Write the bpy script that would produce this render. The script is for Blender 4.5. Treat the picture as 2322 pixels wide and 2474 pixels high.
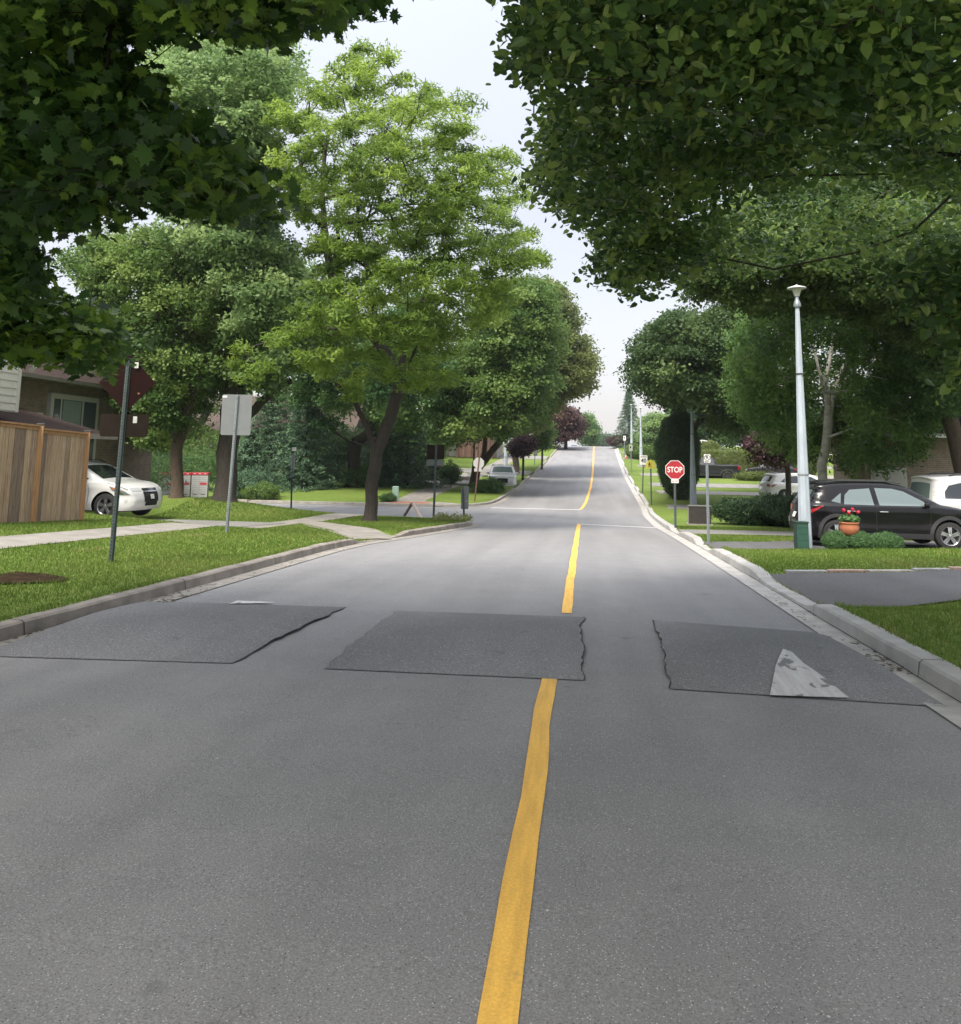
import bpy, bmesh, math, random
import numpy as np
from mathutils import Vector, Matrix
from mathutils.geometry import tessellate_polygon
PI = math.pi
R = math.radians
for o in list(bpy.data.objects):
    bpy.data.objects.remove(o)
sc = bpy.context.scene
COL = sc.collection
rng = np.random.default_rng(7)
random.seed(7)

# ------------------------------------------------------------------ camera
F, W0, H0 = 2000.0, 2322.0, 2474.0
PPX, PPY = 1161.0, 839.0
YAW, PITCH, ROLL = R(7.24), math.atan(267.0 / F), R(-0.92)
CAM = np.array([0.0, 0.0, 1.6])
fw = np.array([-math.sin(YAW) * math.cos(PITCH), math.cos(YAW) * math.cos(PITCH), math.sin(PITCH)])
rt0 = np.array([math.cos(YAW), math.sin(YAW), 0.0])
up0 = np.cross(rt0, fw)
rt = rt0 * math.cos(ROLL) - up0 * math.sin(ROLL)
up = rt0 * math.sin(ROLL) + up0 * math.cos(ROLL)
cam_d = bpy.data.cameras.new('camera')
cam = bpy.data.objects.new('camera', cam_d)
COL.objects.link(cam)
cam_d.sensor_fit = 'HORIZONTAL'
cam_d.sensor_width = 36.0
cam_d.lens = F / W0 * 36.0
cam_d.shift_x = 0.0
cam_d.shift_y = -(H0 / 2 - PPY) / W0
cam_d.clip_start = 0.05
cam_d.clip_end = 5000
cam.matrix_world = Matrix(((rt[0], up[0], -fw[0], CAM[0]), (rt[1], up[1], -fw[1], CAM[1]),
                           (rt[2], up[2], -fw[2], CAM[2]), (0, 0, 0, 1)))
sc.camera = cam

# ------------------------------------------------------------------ sky, sun, exposure
SUN_EL, SUN_AZ = R(52), R(200)      # azimuth clockwise from +Y
world = bpy.data.worlds.new("World")
sc.world = world
world.use_nodes = True
nt = world.node_tree
nt.nodes.clear()
out = nt.nodes.new('ShaderNodeOutputWorld')
sky = nt.nodes.new('ShaderNodeTexSky')
sky.sky_type = 'NISHITA'
sky.sun_disc = False
sky.sun_elevation = SUN_EL
sky.sun_rotation = SUN_AZ
sky.dust_density = 4.0
bg1 = nt.nodes.new('ShaderNodeBackground')
bg1.inputs['Strength'].default_value = 0.05
nt.links.new(sky.outputs[0], bg1.inputs['Color'])
# thin even cloud deck: brighter overhead, warm towards the horizon
tc = nt.nodes.new('ShaderNodeTexCoord')
sep = nt.nodes.new('ShaderNodeSeparateXYZ')
nt.links.new(tc.outputs['Generated'], sep.inputs[0])
ramp = nt.nodes.new('ShaderNodeValToRGB')
els = ramp.color_ramp.elements
els[0].position = 0.0
els[0].color = (0.35, 0.315, 0.305, 1)
els[1].position = 1.0
els[1].color = (1.25, 1.26, 1.30, 1)
for p_, c_ in ((0.10, (0.355, 0.33, 0.328, 1)), (0.30, (0.335, 0.325, 0.332, 1)), (0.55, (0.42, 0.425, 0.448, 1))):
    e = els.new(p_)
    e.color = c_
nt.links.new(sep.outputs['Z'], ramp.inputs[0])
nz = nt.nodes.new('ShaderNodeTexNoise')
nz.inputs['Scale'].default_value = 2.2
nz.inputs['Detail'].default_value = 4
mr = nt.nodes.new('ShaderNodeMapRange')
mr.inputs['To Min'].default_value = 0.92
mr.inputs['To Max'].default_value = 1.08
nt.links.new(tc.outputs['Generated'], nz.inputs[0])
nt.links.new(nz.outputs['Fac'], mr.inputs['Value'])
bg2 = nt.nodes.new('ShaderNodeBackground')
nt.links.new(ramp.outputs[0], bg2.inputs['Color'])
nt.links.new(mr.outputs[0], bg2.inputs['Strength'])
addw = nt.nodes.new('ShaderNodeAddShader')
nt.links.new(bg1.outputs[0], addw.inputs[0])
nt.links.new(bg2.outputs[0], addw.inputs[1])
nt.links.new(addw.outputs[0], out.inputs['Surface'])

sun_d = bpy.data.lights.new('sun', 'SUN')
sun_d.energy = 3.2
sun_d.angle = R(16)
sun_d.color = (1.0, 0.93, 0.82)
sun = bpy.data.objects.new('sun', sun_d)
COL.objects.link(sun)
sv = Vector((math.sin(SUN_AZ) * math.cos(SUN_EL), math.cos(SUN_AZ) * math.cos(SUN_EL), math.sin(SUN_EL)))
sun.rotation_euler = sv.to_track_quat('Z', 'Y').to_euler()
sc.view_settings.view_transform = 'Standard'
sc.view_settings.look = 'None'
sc.view_settings.gamma = 1
sc.view_settings.exposure = 1.0
sc.render.engine = 'CYCLES'
sc.cycles.max_bounces = 8
sc.cycles.diffuse_bounces = 4
sc.cycles.glossy_bounces = 3
sc.cycles.transmission_bounces = 5
sc.cycles.caustics_reflective = False
sc.cycles.caustics_refractive = False

# ------------------------------------------------------------------ object helpers
def tag(o, label=None, cat=None, group=None, kind=None):
    if label: o['label'] = label
    if cat: o['category'] = cat
    if group: o['group'] = group
    if kind: o['kind'] = kind
    return o

def thing(name, label, cat, loc=(0, 0, 0), rz=0.0, group=None):
    o = bpy.data.objects.new(name, None)
    COL.objects.link(o)
    o.empty_display_size = 0.3
    o.location = loc
    o.rotation_euler = (0, 0, rz)
    return tag(o, label, cat, group)

def link(name, me, mats, parent=None, smooth=False):
    o = bpy.data.objects.new(name, me)
    COL.objects.link(o)
    for m in (mats if isinstance(mats, (list, tuple)) else [mats]):
        me.materials.append(m)
    if parent is not None:
        o.parent = parent
    if smooth:
        me.polygons.foreach_set('use_smooth', [True] * len(me.polygons))
    return o

class MB:
    """collects shapes into one mesh"""
    def __init__(s):
        s.v, s.f, s.m = [], [], []
    def add(s, verts, faces, mi=0):
        n = len(s.v)
        s.v += [tuple(map(float, p)) for p in verts]
        s.f += [tuple(i + n for i in f) for f in faces]
        s.m += [mi] * len(faces)
        return s
    def box(s, c, d, rz=0.0, mi=0, rx=0.0, ry=0.0):
        x, y, z = d[0] / 2, d[1] / 2, d[2] / 2
        M = Matrix.Translation(c) @ Matrix.Rotation(rz, 4, 'Z') @ Matrix.Rotation(ry, 4, 'Y') @ Matrix.Rotation(rx, 4, 'X')
        vs = [M @ Vector(p) for p in ((-x, -y, -z), (x, -y, -z), (x, y, -z), (-x, y, -z), (-x, -y, z), (x, -y, z), (x, y, z), (-x, y, z))]
        return s.add(vs, [(0, 3, 2, 1), (4, 5, 6, 7), (0, 1, 5, 4), (1, 2, 6, 5), (2, 3, 7, 6), (3, 0, 4, 7)], mi)
    def bbox(s, c, d, b=0.01, mi=0, rz=0.0):
        """bevelled box"""
        bm = bmesh.new()
        bmesh.ops.create_cube(bm, size=1.0)
        for v in bm.verts:
            v.co = Vector((v.co.x * d[0], v.co.y * d[1], v.co.z * d[2]))
        bmesh.ops.bevel(bm, geom=bm.edges[:], offset=b, segments=2, affect='EDGES', profile=0.5)
        M = Matrix.Translation(c) @ Matrix.Rotation(rz, 4, 'Z')
        bm.verts.index_update()
        s.add([M @ v.co for v in bm.verts], [[v.index for v in f.verts] for f in bm.faces], mi)
        bm.free()
        return s
    def tube(s, pts, rad, n=8, mi=0, cap=True):
        pts = [Vector(p) for p in pts]
        rr = rad if isinstance(rad, (list, tuple)) else [rad] * len(pts)
        vs, fs = [], []
        ref = None
        for i, p in enumerate(pts):
            t = (pts[min(i + 1, len(pts) - 1)] - pts[max(i - 1, 0)])
            t = t.normalized() if t.length > 1e-9 else Vector((0, 0, 1))
            if ref is None:
                ref = Vector((1, 0, 0)) if abs(t.x) < 0.8 else Vector((0, 1, 0))
            a = (ref - t * ref.dot(t)).normalized()
            ref = a
            b = t.cross(a)
            for k in range(n):
                w = 2 * PI * k / n
                vs.append(p + (a * math.cos(w) + b * math.sin(w)) * rr[i])
        for i in range(len(pts) - 1):
            for k in range(n):
                k2 = (k + 1) % n
                fs.append((i * n + k, i * n + k2, (i + 1) * n + k2, (i + 1) * n + k))
        if cap:
            fs.append(tuple(range(n - 1, -1, -1)))
            fs.append(tuple((len(pts) - 1) * n + k for k in range(n)))
        return s.add(vs, fs, mi)
    def lathe(s, prof, c=(0, 0, 0), n=24, axis='Z', mi=0, close=False):
        """prof: (r, h) along the axis"""
        vs, fs = [], []
        for r, h in prof:
            for k in range(n):
                w = 2 * PI * k / n
                a, b = r * math.cos(w), r * math.sin(w)
                p = (a, b, h) if axis == 'Z' else ((a, h, b) if axis == 'Y' else (h, a, b))
                vs.append((p[0] + c[0], p[1] + c[1], p[2] + c[2]))
        m = len(prof)
        for i in range(m - 1 if not close else m):
            j = (i + 1) % m
            for k in range(n):
                k2 = (k + 1) % n
                q = (i * n + k, i * n + k2, j * n + k2, j * n + k)
                fs.append(q if axis != 'Y' else q[::-1])
        return s.add(vs, fs, mi)
    def prism(s, poly, t, M=None, mi=0):
        """2-D polygon (x, z) extruded +-t/2 along y, placed with matrix M"""
        n = len(poly)
        vs = [Vector((p[0], -t / 2, p[1])) for p in poly] + [Vector((p[0], t / 2, p[1])) for p in poly]
        if M is not None:
            vs = [M @ v for v in vs]
        fs = [tuple(range(n)), tuple(range(2 * n - 1, n - 1, -1))]
        fs += [(i, i + n, (i + 1) % n + n, (i + 1) % n) for i in range(n)]
        return s.add(vs, fs, mi)
    def build(s, name, mats, parent=None, smooth=False):
        me = bpy.data.meshes.new(name)
        me.from_pydata(s.v, [], s.f)
        if any(s.m):
            me.polygons.foreach_set('material_index', s.m)
        o = link(name, me, mats, parent, smooth)
        me.update()
        if smooth == 'auto':
            me.polygons.foreach_set('use_smooth', [True] * len(me.polygons))
            try:
                me.set_sharp_from_angle(angle=R(40))
            except Exception:
                pass
        return o

def copy_tree(o, parent=None):
    c = o.copy()
    COL.objects.link(c)
    if parent is not None:
        c.parent = parent
    for ch in [x for x in o.children]:
        copy_tree(ch, c)
    return c

def text_mesh(s, size, name, m, parent, loc, rot, depth=0.002, bold=0.0, sx=1.0):
    cu = bpy.data.curves.new(name, 'FONT')
    cu.body = s
    cu.size = size
    cu.align_x = 'CENTER'
    cu.align_y = 'CENTER'
    cu.extrude = depth
    cu.offset = bold
    tmp = bpy.data.objects.new('tmp', cu)
    COL.objects.link(tmp)
    dg = bpy.context.evaluated_depsgraph_get()
    me = bpy.data.meshes.new_from_object(tmp.evaluated_get(dg))
    bpy.data.objects.remove(tmp)
    for v in me.vertices:
        v.co.x *= sx
    me.materials.clear()
    o = link(name, me, m, parent)
    o.location = loc
    o.rotation_euler = rot
    return o

# ------------------------------------------------------------------ pixel rays (photo pixels -> world points)
def ray(u, v):
    u = np.asarray(u, float); v = np.asarray(v, float)
    xc = (u - PPX) / F; yc = -(v - PPY) / F
    return xc[..., None] * rt + yc[..., None] * up + fw

def at(u, v, d):
    return CAM + ray(u, v) * np.asarray(d, float)[..., None]

HF = np.array([-math.sin(YAW), math.cos(YAW), 0.0])
def ath(u, v, b):
    """point on the pixel's ray that stands upright over/under b"""
    r = ray(u, v)
    return CAM + r * (((np.asarray(b) - CAM) @ HF) / (r @ HF))

def project(P):
    q = np.asarray(P, float) - CAM
    z = q @ fw
    zz = np.where(np.abs(z) < 1e-6, 1e-6, z)
    return PPX + F * (q @ rt) / zz, PPY - F * (q @ up) / zz, z

# ------------------------------------------------------------------ terrain
_ky = np.array([-60, -15, 0, 8, 20, 30, 37, 42, 46, 50, 60, 77, 97, 115, 128, 138, 160, 200, 300, 900.])
_kz = np.array([0.9, .28, 0, -.16, -.43, -.70, -.89, -.97, -.95, -.80, -.40, .36, 1.62, 2.86, 3.56, 3.72, 3.2, 0.8, -4, -14.])
def _pchip(x, y, q):
    h = np.diff(x); dl = np.diff(y) / h
    d = np.zeros_like(y); d[0] = dl[0]; d[-1] = dl[-1]
    for i in range(1, len(x) - 1):
        if dl[i - 1] * dl[i] > 0:
            w1 = 2 * h[i] + h[i - 1]; w2 = h[i] + 2 * h[i - 1]
            d[i] = (w1 + w2) / (w1 / dl[i - 1] + w2 / dl[i])
    i = np.clip(np.searchsorted(x, q) - 1, 0, len(x) - 2)
    t = (q - x[i]) / h[i]
    return ((1 + 2 * t) * (1 - t) ** 2 * y[i] + t * (1 - t) ** 2 * h[i] * d[i] + t * t * (3 - 2 * t) * y[i + 1] + t * t * (t - 1) * h[i] * d[i + 1])
_gy = np.arange(-60, 900, 0.5)
_gz = _pchip(_ky, _kz, _gy)
def Zr(Y):
    return np.interp(Y, _gy, _gz)

K_LN = [(-5.3, -15), (-5.3, 10), (-5.3, 17), (-5.15, 19), (-4.75, 21), (-4.3, 23.5), (-3.95, 26), (-3.68, 27.3), (-3.72, 28.1), (-4.3, 29.0), (-5.6, 30.0), (-8, 30.9), (-12, 31.5), (-60, 33)]
K_LF = [(-60, 44), (-14, 43), (-9, 43), (-6.6, 43.5), (-5.5, 44.8), (-4.95, 47.5), (-4.75, 52), (-4.4, 77), (-3.95, 100), (-3.5, 128), (-2.9, 160), (-2.2, 200), (0, 320)]
K_R = [(2.75, -15), (2.75, 10), (2.75, 24), (2.7, 30), (3.0, 40), (3.3, 46), (3.7, 77), (4.1, 100), (4.6, 128), (5.1, 160), (5.8, 200), (8, 320)]
def XL(Y):
    return np.interp(Y, [-15, 17, 21, 26, 27.4, 44, 47.5, 77, 100, 128, 200, 320], [-5.3, -5.3, -4.75, -3.95, -3.7, -5.2, -4.95, -4.4, -3.95, -3.5, -2.2, 0])
def XR(Y):
    return np.interp(Y, [p[1] for p in K_R], [p[0] for p in K_R])
def sstep(a, b, x):
    t = np.clip((x - a) / (b - a), 0, 1)
    return t * t * (3 - 2 * t)
R_DROPS = [(11.0, 14.2, 2.4), (19.3, 22.0, 2.0), (25.4, 27.8, 1.5)]
def G(X, Y):
    X = np.asarray(X, float); Y = np.asarray(Y, float)
    z = Zr(Y)
    dl = np.clip(XL(Y) - X, 0, 40); dr = np.clip(X - XR(Y), 0, 40)
    sl = np.interp(Y, [12, 18.7, 20.6, 44, 50, 200], [.078, .063, .0, .0, .025, .025])
    cl = .13 + sl * np.clip(dl - .4, 0, 8)
    cl = cl + .62 * np.exp(-((X + 15) / 4.8) ** 2 - ((Y - 28.3) / 2.2) ** 2)
    sr = np.interp(Y, [0, 10, 14.5, 19.0, 20.2, 24, 60, 100, 200], [.03, .02, .035, .035, 0, .0, .0, .02, .02])
    cr = .13 + sr * np.clip(dr - 2.2, 0, 6) * 1.2 - .08 * sstep(19.2, 20.4, Y) * (1 - sstep(40, 60, Y))
    for y0, y1, w_ in R_DROPS:
        cr = cr - (cr - .03) * sstep(y0 - .5, y0 + .3, Y) * (1 - sstep(y1 - .3, y1 + .5, Y)) * (1 - sstep(.5, w_, dr))
    cl = cl - (cl - .03) * sstep(18.3, 19.2, Y) * (1 - sstep(21.4, 22.4, Y)) * (1 - sstep(.5, 2.0, dl))
    inroad = (dl <= 0) & (dr <= 0)
    # side street on the left
    ss = (X < -3.7) * sstep(30.0, 31.5, Y - np.clip(-X - 8, -5, 60) * .03) * (1 - sstep(43.0, 44.4, Y))
    g = np.where(dl > 0, cl * (1 - ss), np.where(dr > 0, cr, 0.0))
    return z + np.where(inroad, 0.0, g)
def road_z(X, Y):
    return Zr(Y)
def hit(u, v, off=0.0, fn=G):
    """first point where the pixel's ray meets the ground"""
    d = ray(u, v)
    ts = np.concatenate([np.arange(1.5, 60, .1), np.arange(60, 400, .5)])
    P = CAM + ts[:, None] * d
    below = P[:, 2] < fn(P[:, 0], P[:, 1]) + off
    i = int(np.argmax(below)) if below.any() else len(ts) - 1
    a, b = ts[max(i - 1, 0)], ts[i]
    for _ in range(20):
        m = (a + b) / 2; p = CAM + m * d
        if p[2] < fn(p[0], p[1]) + off: b = m
        else: a = m
    return CAM + b * d
def dep(p):
    return float((np.asarray(p) - CAM) @ fw)
def D(x, y):      # overview-picture coordinates -> photo pixels
    return x * 1.24437, y * 1.24447

# ------------------------------------------------------------------ materials
def nodes(m):
    m.use_nodes = True
    t = m.node_tree
    return t, t.nodes['Principled BSDF']
_cache = {}
def mat(name, c, rough=.6, metal=0.0, var=0.0, scale=8.0, bump=0.0, bscale=None, spec=None, coat=0.0, c2=None, stretch=None, detail=6, emis=None):
    """plain surface with procedural tone variation and fine bump"""
    if name in _cache: return _cache[name]
    m = bpy.data.materials.new(name)
    t, b = nodes(m)
    b.inputs['Roughness'].default_value = rough
    b.inputs['Metallic'].default_value = metal
    if spec is not None: b.inputs['Specular IOR Level'].default_value = spec
    if coat: 
        b.inputs['Coat Weight'].default_value = coat
        b.inputs['Coat Roughness'].default_value = 0.06
    c = tuple(c) + (1,)
    b.inputs['Base Color'].default_value = c
    if var or c2 or bump:
        co = t.nodes.new('ShaderNodeTexCoord'); mp = t.nodes.new('ShaderNodeMapping')
        t.links.new(co.outputs['Object'], mp.inputs[0])
        if stretch: mp.inputs['Scale'].default_value = stretch
        n = t.nodes.new('ShaderNodeTexNoise')
        n.inputs['Scale'].default_value = scale
        n.inputs['Detail'].default_value = detail
        t.links.new(mp.outputs[0], n.inputs['Vector'])
        if var or c2:
            r = t.nodes.new('ShaderNodeValToRGB')
            r.color_ramp.elements[0].position = 0.3
            r.color_ramp.elements[1].position = 0.7
            lo = tuple(c2) + (1,) if c2 else tuple(max(0, x * (1 - var)) for x in c[:3]) + (1,)
            hi = c if c2 else tuple(min(1, x * (1 + var)) for x in c[:3]) + (1,)
            r.color_ramp.elements[0].color = lo
            r.color_ramp.elements[1].color = hi
            t.links.new(n.outputs['Fac'], r.inputs[0])
            t.links.new(r.outputs[0], b.inputs['Base Color'])
        if bump:
            n2 = t.nodes.new('ShaderNodeTexNoise')
            n2.inputs['Scale'].default_value = bscale or scale * 4
            n2.inputs['Detail'].default_value = 4
            t.links.new(mp.outputs[0], n2.inputs['Vector'])
            bp = t.nodes.new('ShaderNodeBump')
            bp.inputs['Strength'].default_value = bump
            bp.inputs['Distance'].default_value = 0.02
            t.links.new(n2.outputs['Fac'], bp.inputs['Height'])
            t.links.new(bp.outputs[0], b.inputs['Normal'])
    _cache[name] = m
    return m

def mixrgb(t, mode, fac, a, b):
    n = t.nodes.new('ShaderNodeMix'); n.data_type = 'RGBA'; n.blend_type = mode
    for s, val in ((0, fac), (6, a), (7, b)):
        if hasattr(val, 'node'): t.links.new(val, n.inputs[s])
        else: n.inputs[s].default_value = val if s == 0 else tuple(val) + (1,)
    return n.outputs[2]
def noise(t, scale, detail=4, stretch=None, kind='ShaderNodeTexNoise'):
    co = t.nodes.new('ShaderNodeTexCoord'); mp = t.nodes.new('ShaderNodeMapping')
    t.links.new(co.outputs['Object'], mp.inputs[0])
    if stretch: mp.inputs['Scale'].default_value = stretch
    n = t.nodes.new(kind); n.inputs['Scale'].default_value = scale
    if kind == 'ShaderNodeTexNoise': n.inputs['Detail'].default_value = detail
    t.links.new(mp.outputs[0], n.inputs['Vector'])
    return n
def rmp(t, src, a, b, lo=0.0, hi=1.0):
    n = t.nodes.new('ShaderNodeMapRange')
    n.inputs['From Min'].default_value = a; n.inputs['From Max'].default_value = b
    n.inputs['To Min'].default_value = lo; n.inputs['To Max'].default_value = hi
    t.links.new(src, n.inputs['Value'])
    return n.outputs[0]

def asphalt(name, base, stone=0.10, grain=95.0, blotch=.10, cracks=True):
    m = bpy.data.materials.new(name)
    t, b = nodes(m)
    b.inputs['Roughness'].default_value = .74
    b.inputs['Specular IOR Level'].default_value = .28
    big = noise(t, .35, 3, (1, .35, 1)); mid = noise(t, 2.3, 5); long_ = noise(t, 1.6, 2, (1, .04, 1))
    fine = noise(t, grain, 3); fine2 = noise(t, grain * 2.6, 2)
    vor = noise(t, grain * 1.15, kind='ShaderNodeTexVoronoi'); vor.inputs['Randomness'].default_value = 1
    c = tuple(base)
    col = mixrgb(t, 'MIX', rmp(t, big.outputs['Fac'], .3, .7), [x * (1 - blotch) for x in c], [x * (1 + blotch) for x in c])
    col = mixrgb(t, 'MULTIPLY', 1.0, col, mixrgb(t, 'MIX', rmp(t, mid.outputs['Fac'], .3, .7), (.95, .95, .955), (1.05, 1.045, 1.04)))
    col = mixrgb(t, 'MULTIPLY', 1.0, col, mixrgb(t, 'MIX', rmp(t, long_.outputs['Fac'], .35, .65), (.93, .93, .93), (1.07, 1.07, 1.07)))
    col = mixrgb(t, 'MULTIPLY', 1.0, col, mixrgb(t, 'MIX', rmp(t, fine.outputs['Fac'], .32, .68), (.74, .74, .74), (1.24, 1.24, 1.24)))
    # pale stones: cells picked by their random colour, drawn near the cell centre
    sp = t.nodes.new('ShaderNodeSeparateColor'); t.links.new(vor.outputs['Color'], sp.inputs[0])
    pick = rmp(t, sp.outputs[0], .88, .93); near = rmp(t, vor.outputs['Distance'], .42, .25)
    mul = t.nodes.new('ShaderNodeMath'); mul.operation = 'MULTIPLY'
    t.links.new(pick, mul.inputs[0]); t.links.new(near, mul.inputs[1])
    col = mixrgb(t, 'MIX', mul.outputs[0], col, tuple(min(1, x * 2.0 + stone) for x in c))
    pick2 = rmp(t, sp.outputs[1], .93, .96); mul2 = t.nodes.new('ShaderNodeMath'); mul2.operation = 'MULTIPLY'
    t.links.new(pick2, mul2.inputs[0]); t.links.new(near, mul2.inputs[1])
    col = mixrgb(t, 'MIX', mul2.outputs[0], col, (.02, .02, .02))
    # hairline cracks and oil drips
    if cracks:
        wv = noise(t, .55, 6, (1, .6, 1)); wv2 = noise(t, 5.0, 4)
        ab = t.nodes.new('ShaderNodeMath'); ab.operation = 'SUBTRACT'; ab.inputs[1].default_value = .5; t.links.new(wv.outputs['Fac'], ab.inputs[0])
        ab2 = t.nodes.new('ShaderNodeMath'); ab2.operation = 'ABSOLUTE'; t.links.new(ab.outputs[0], ab2.inputs[0])
        cr_ = rmp(t, ab2.outputs[0], .0012, .0004); gate = rmp(t, wv2.outputs['Fac'], .54, .60)
        m3 = t.nodes.new('ShaderNodeMath'); m3.operation = 'MULTIPLY'; t.links.new(cr_, m3.inputs[0]); t.links.new(gate, m3.inputs[1])
        m4 = t.nodes.new('ShaderNodeMath'); m4.operation = 'MULTIPLY'; m4.inputs[1].default_value = .28; t.links.new(m3.outputs[0], m4.inputs[0])
        col = mixrgb(t, 'MIX', m4.outputs[0], col, (.05, .05, .05))
        dr_ = noise(t, 3.2, 2)
        col = mixrgb(t, 'MULTIPLY', 1.0, col, mixrgb(t, 'MIX', rmp(t, dr_.outputs['Fac'], .70, .78), (1, 1, 1), (.72, .72, .74)))
    t.links.new(col, b.inputs['Base Color'])
    bp = t.nodes.new('ShaderNodeBump'); bp.inputs['Strength'].default_value = .5; bp.inputs['Distance'].default_value = .006
    t.links.new(fine.outputs['Fac'], bp.inputs['Height']); t.links.new(bp.outputs[0], b.inputs['Normal'])
    return m

def lawn_mat():
    m = bpy.data.materials.new('lawn')
    t, b = nodes(m)
    b.inputs['Roughness'].default_value = .9
    b.inputs['Specular IOR Level'].default_value = .1
    big = noise(t, .22, 3); mid = noise(t, 1.7, 5); fine = noise(t, 22, 6); st = noise(t, 60, 3)
    col = mixrgb(t, 'MIX', rmp(t, big.outputs['Fac'], .35, .65), (.095, .150, .030), (.135, .190, .042))
    col = mixrgb(t, 'MIX', rmp(t, mid.outputs['Fac'], .45, .75, 0, .55), col, (.170, .200, .055))
    col = mixrgb(t, 'MULTIPLY', 1.0, col, mixrgb(t, 'MIX', rmp(t, fine.outputs['Fac'], .3, .7), (.55, .6, .5), (1.45, 1.4, 1.4)))
    col = mixrgb(t, 'MULTIPLY', 1.0, col, mixrgb(t, 'MIX', rmp(t, st.outputs['Fac'], .3, .7), (.7, .7, .7), (1.3, 1.3, 1.3)))
    t.links.new(col, b.inputs['Base Color'])
    bp = t.nodes.new('ShaderNodeBump'); bp.inputs['Strength'].default_value = .8; bp.inputs['Distance'].default_value = .04
    t.links.new(fine.outputs['Fac'], bp.inputs['Height']); t.links.new(bp.outputs[0], b.inputs['Normal'])
    return m

def paint_mat(name, c, wear=.5, scale=9.0, thr=.62):
    """road paint, worn through to the asphalt in spots"""
    m = bpy.data.materials.new(name)
    t, b = nodes(m)
    b.inputs['Roughness'].default_value = .7
    n = noise(t, scale, 8, (1, .6, 1)); f = noise(t, 90, 3); g_ = noise(t, 3, 4, (8, .8, 1))
    w = rmp(t, n.outputs['Fac'], thr, thr + .05, 0, wear)
    col = mixrgb(t, 'MULTIPLY', 1.0, c, mixrgb(t, 'MIX', rmp(t, f.outputs['Fac'], .3, .7), (.86, .86, .86), (1.08, 1.08, 1.08)))
    col = mixrgb(t, 'MULTIPLY', 1.0, col, mixrgb(t, 'MIX', rmp(t, g_.outputs['Fac'], .35, .65), (.86, .84, .86), (1.06, 1.06, 1.04)))
    col = mixrgb(t, 'MIX', w, col, (.12, .12, .125))
    t.links.new(col, b.inputs['Base Color'])
    return m

M_road = asphalt('road_asphalt', (.208, .207, .213), grain=115)
M_side = asphalt('side_asphalt', (.20, .20, .205), grain=85)
M_cush = asphalt('cushion_asphalt', (.158, .158, .163), stone=.14, grain=62, blotch=.35)
M_drive = asphalt('driveway_asphalt', (.100, .100, .104), grain=80, blotch=.2)
M_drive2 = asphalt('driveway_pale', (.20, .195, .185), grain=80, blotch=.15)
M_lawn = lawn_mat()
M_conc = mat('concrete', (.25, .235, .21), .85, var=.22, scale=3.5, bump=.35, bscale=60)
M_kerbL = mat('kerb_left', (.225, .20, .175), .88, var=.3, scale=3.0, bump=.4, bscale=50)
M_kerbR = mat('kerb_right', (.34, .335, .325), .85, var=.18, scale=2.5, bump=.35, bscale=60)
M_gut = mat('gutter', (.24, .225, .205), .85, var=.22, scale=4, bump=.35, bscale=60)
M_gutR = mat('gutter_right', (.36, .35, .335), .85, var=.22, scale=4, bump=.35, bscale=60)
M_walk = mat('sidewalk_concrete', (.215, .20, .18), .88, var=.2, scale=2.5, bump=.3, bscale=60)
M_tact = mat('tactile_rust', (.30, .13, .08), .8, var=.2, scale=20)
M_soil = mat('soil', (.040, .028, .018), .98, spec=.02, var=.5, scale=12, bump=.9, bscale=40)
M_yellow = paint_mat('yellow_paint', (.78, .455, .085), .28, 7, .66)
M_white = paint_mat('white_paint', (.60, .60, .60), .5, 9, .62)
M_whiteworn = paint_mat('white_worn', (.50, .50, .50), .9, 7.5, .60)
M_crack = mat('crack', (.030, .028, .028), .95)

# ------------------------------------------------------------------ sheets laid on the terrain
def cuts_y(y0, y1):
    out = []
    y = y0
    while y < y1:
        out.append(y)
        y += .5 if y < 50 else (1.5 if y < 150 else 8)
    return out
def patch2d(poly, xs, ys):
    """triangulate a 2-D polygon and cut it by the lines x=xs, y=ys"""
    tris = tessellate_polygon([[Vector((p[0], p[1], 0)) for p in poly]])
    bm = bmesh.new()
    vs = [bm.verts.new((p[0], p[1], 0)) for p in poly]
    for t_ in tris:
        try: bm.faces.new([vs[i] for i in t_])
        except ValueError: pass
    x0, x1 = min(p[0] for p in poly), max(p[0] for p in poly)
    y0, y1 = min(p[1] for p in poly), max(p[1] for p in poly)
    for ax, vals, lo, hi in ((0, xs, x0, x1), (1, ys, y0, y1)):
        for c in vals:
            if lo + 1e-4 < c < hi - 1e-4:
                co = (c, 0, 0) if ax == 0 else (0, c, 0)
                no = (1, 0, 0) if ax == 0 else (0, 1, 0)
                bmesh.ops.bisect_plane(bm, geom=bm.verts[:] + bm.edges[:] + bm.faces[:], dist=1e-5, plane_co=co, plane_no=no)
    bm.verts.index_update()
    V = [(v.co.x, v.co.y) for v in bm.verts]
    Fc = [[v.index for v in f.verts] for f in bm.faces]
    N = [f.normal.z for f in bm.faces]
    Fc = [f if n > 0 else f[::-1] for f, n in zip(Fc, N)]
    bm.free()
    return V, Fc
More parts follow.
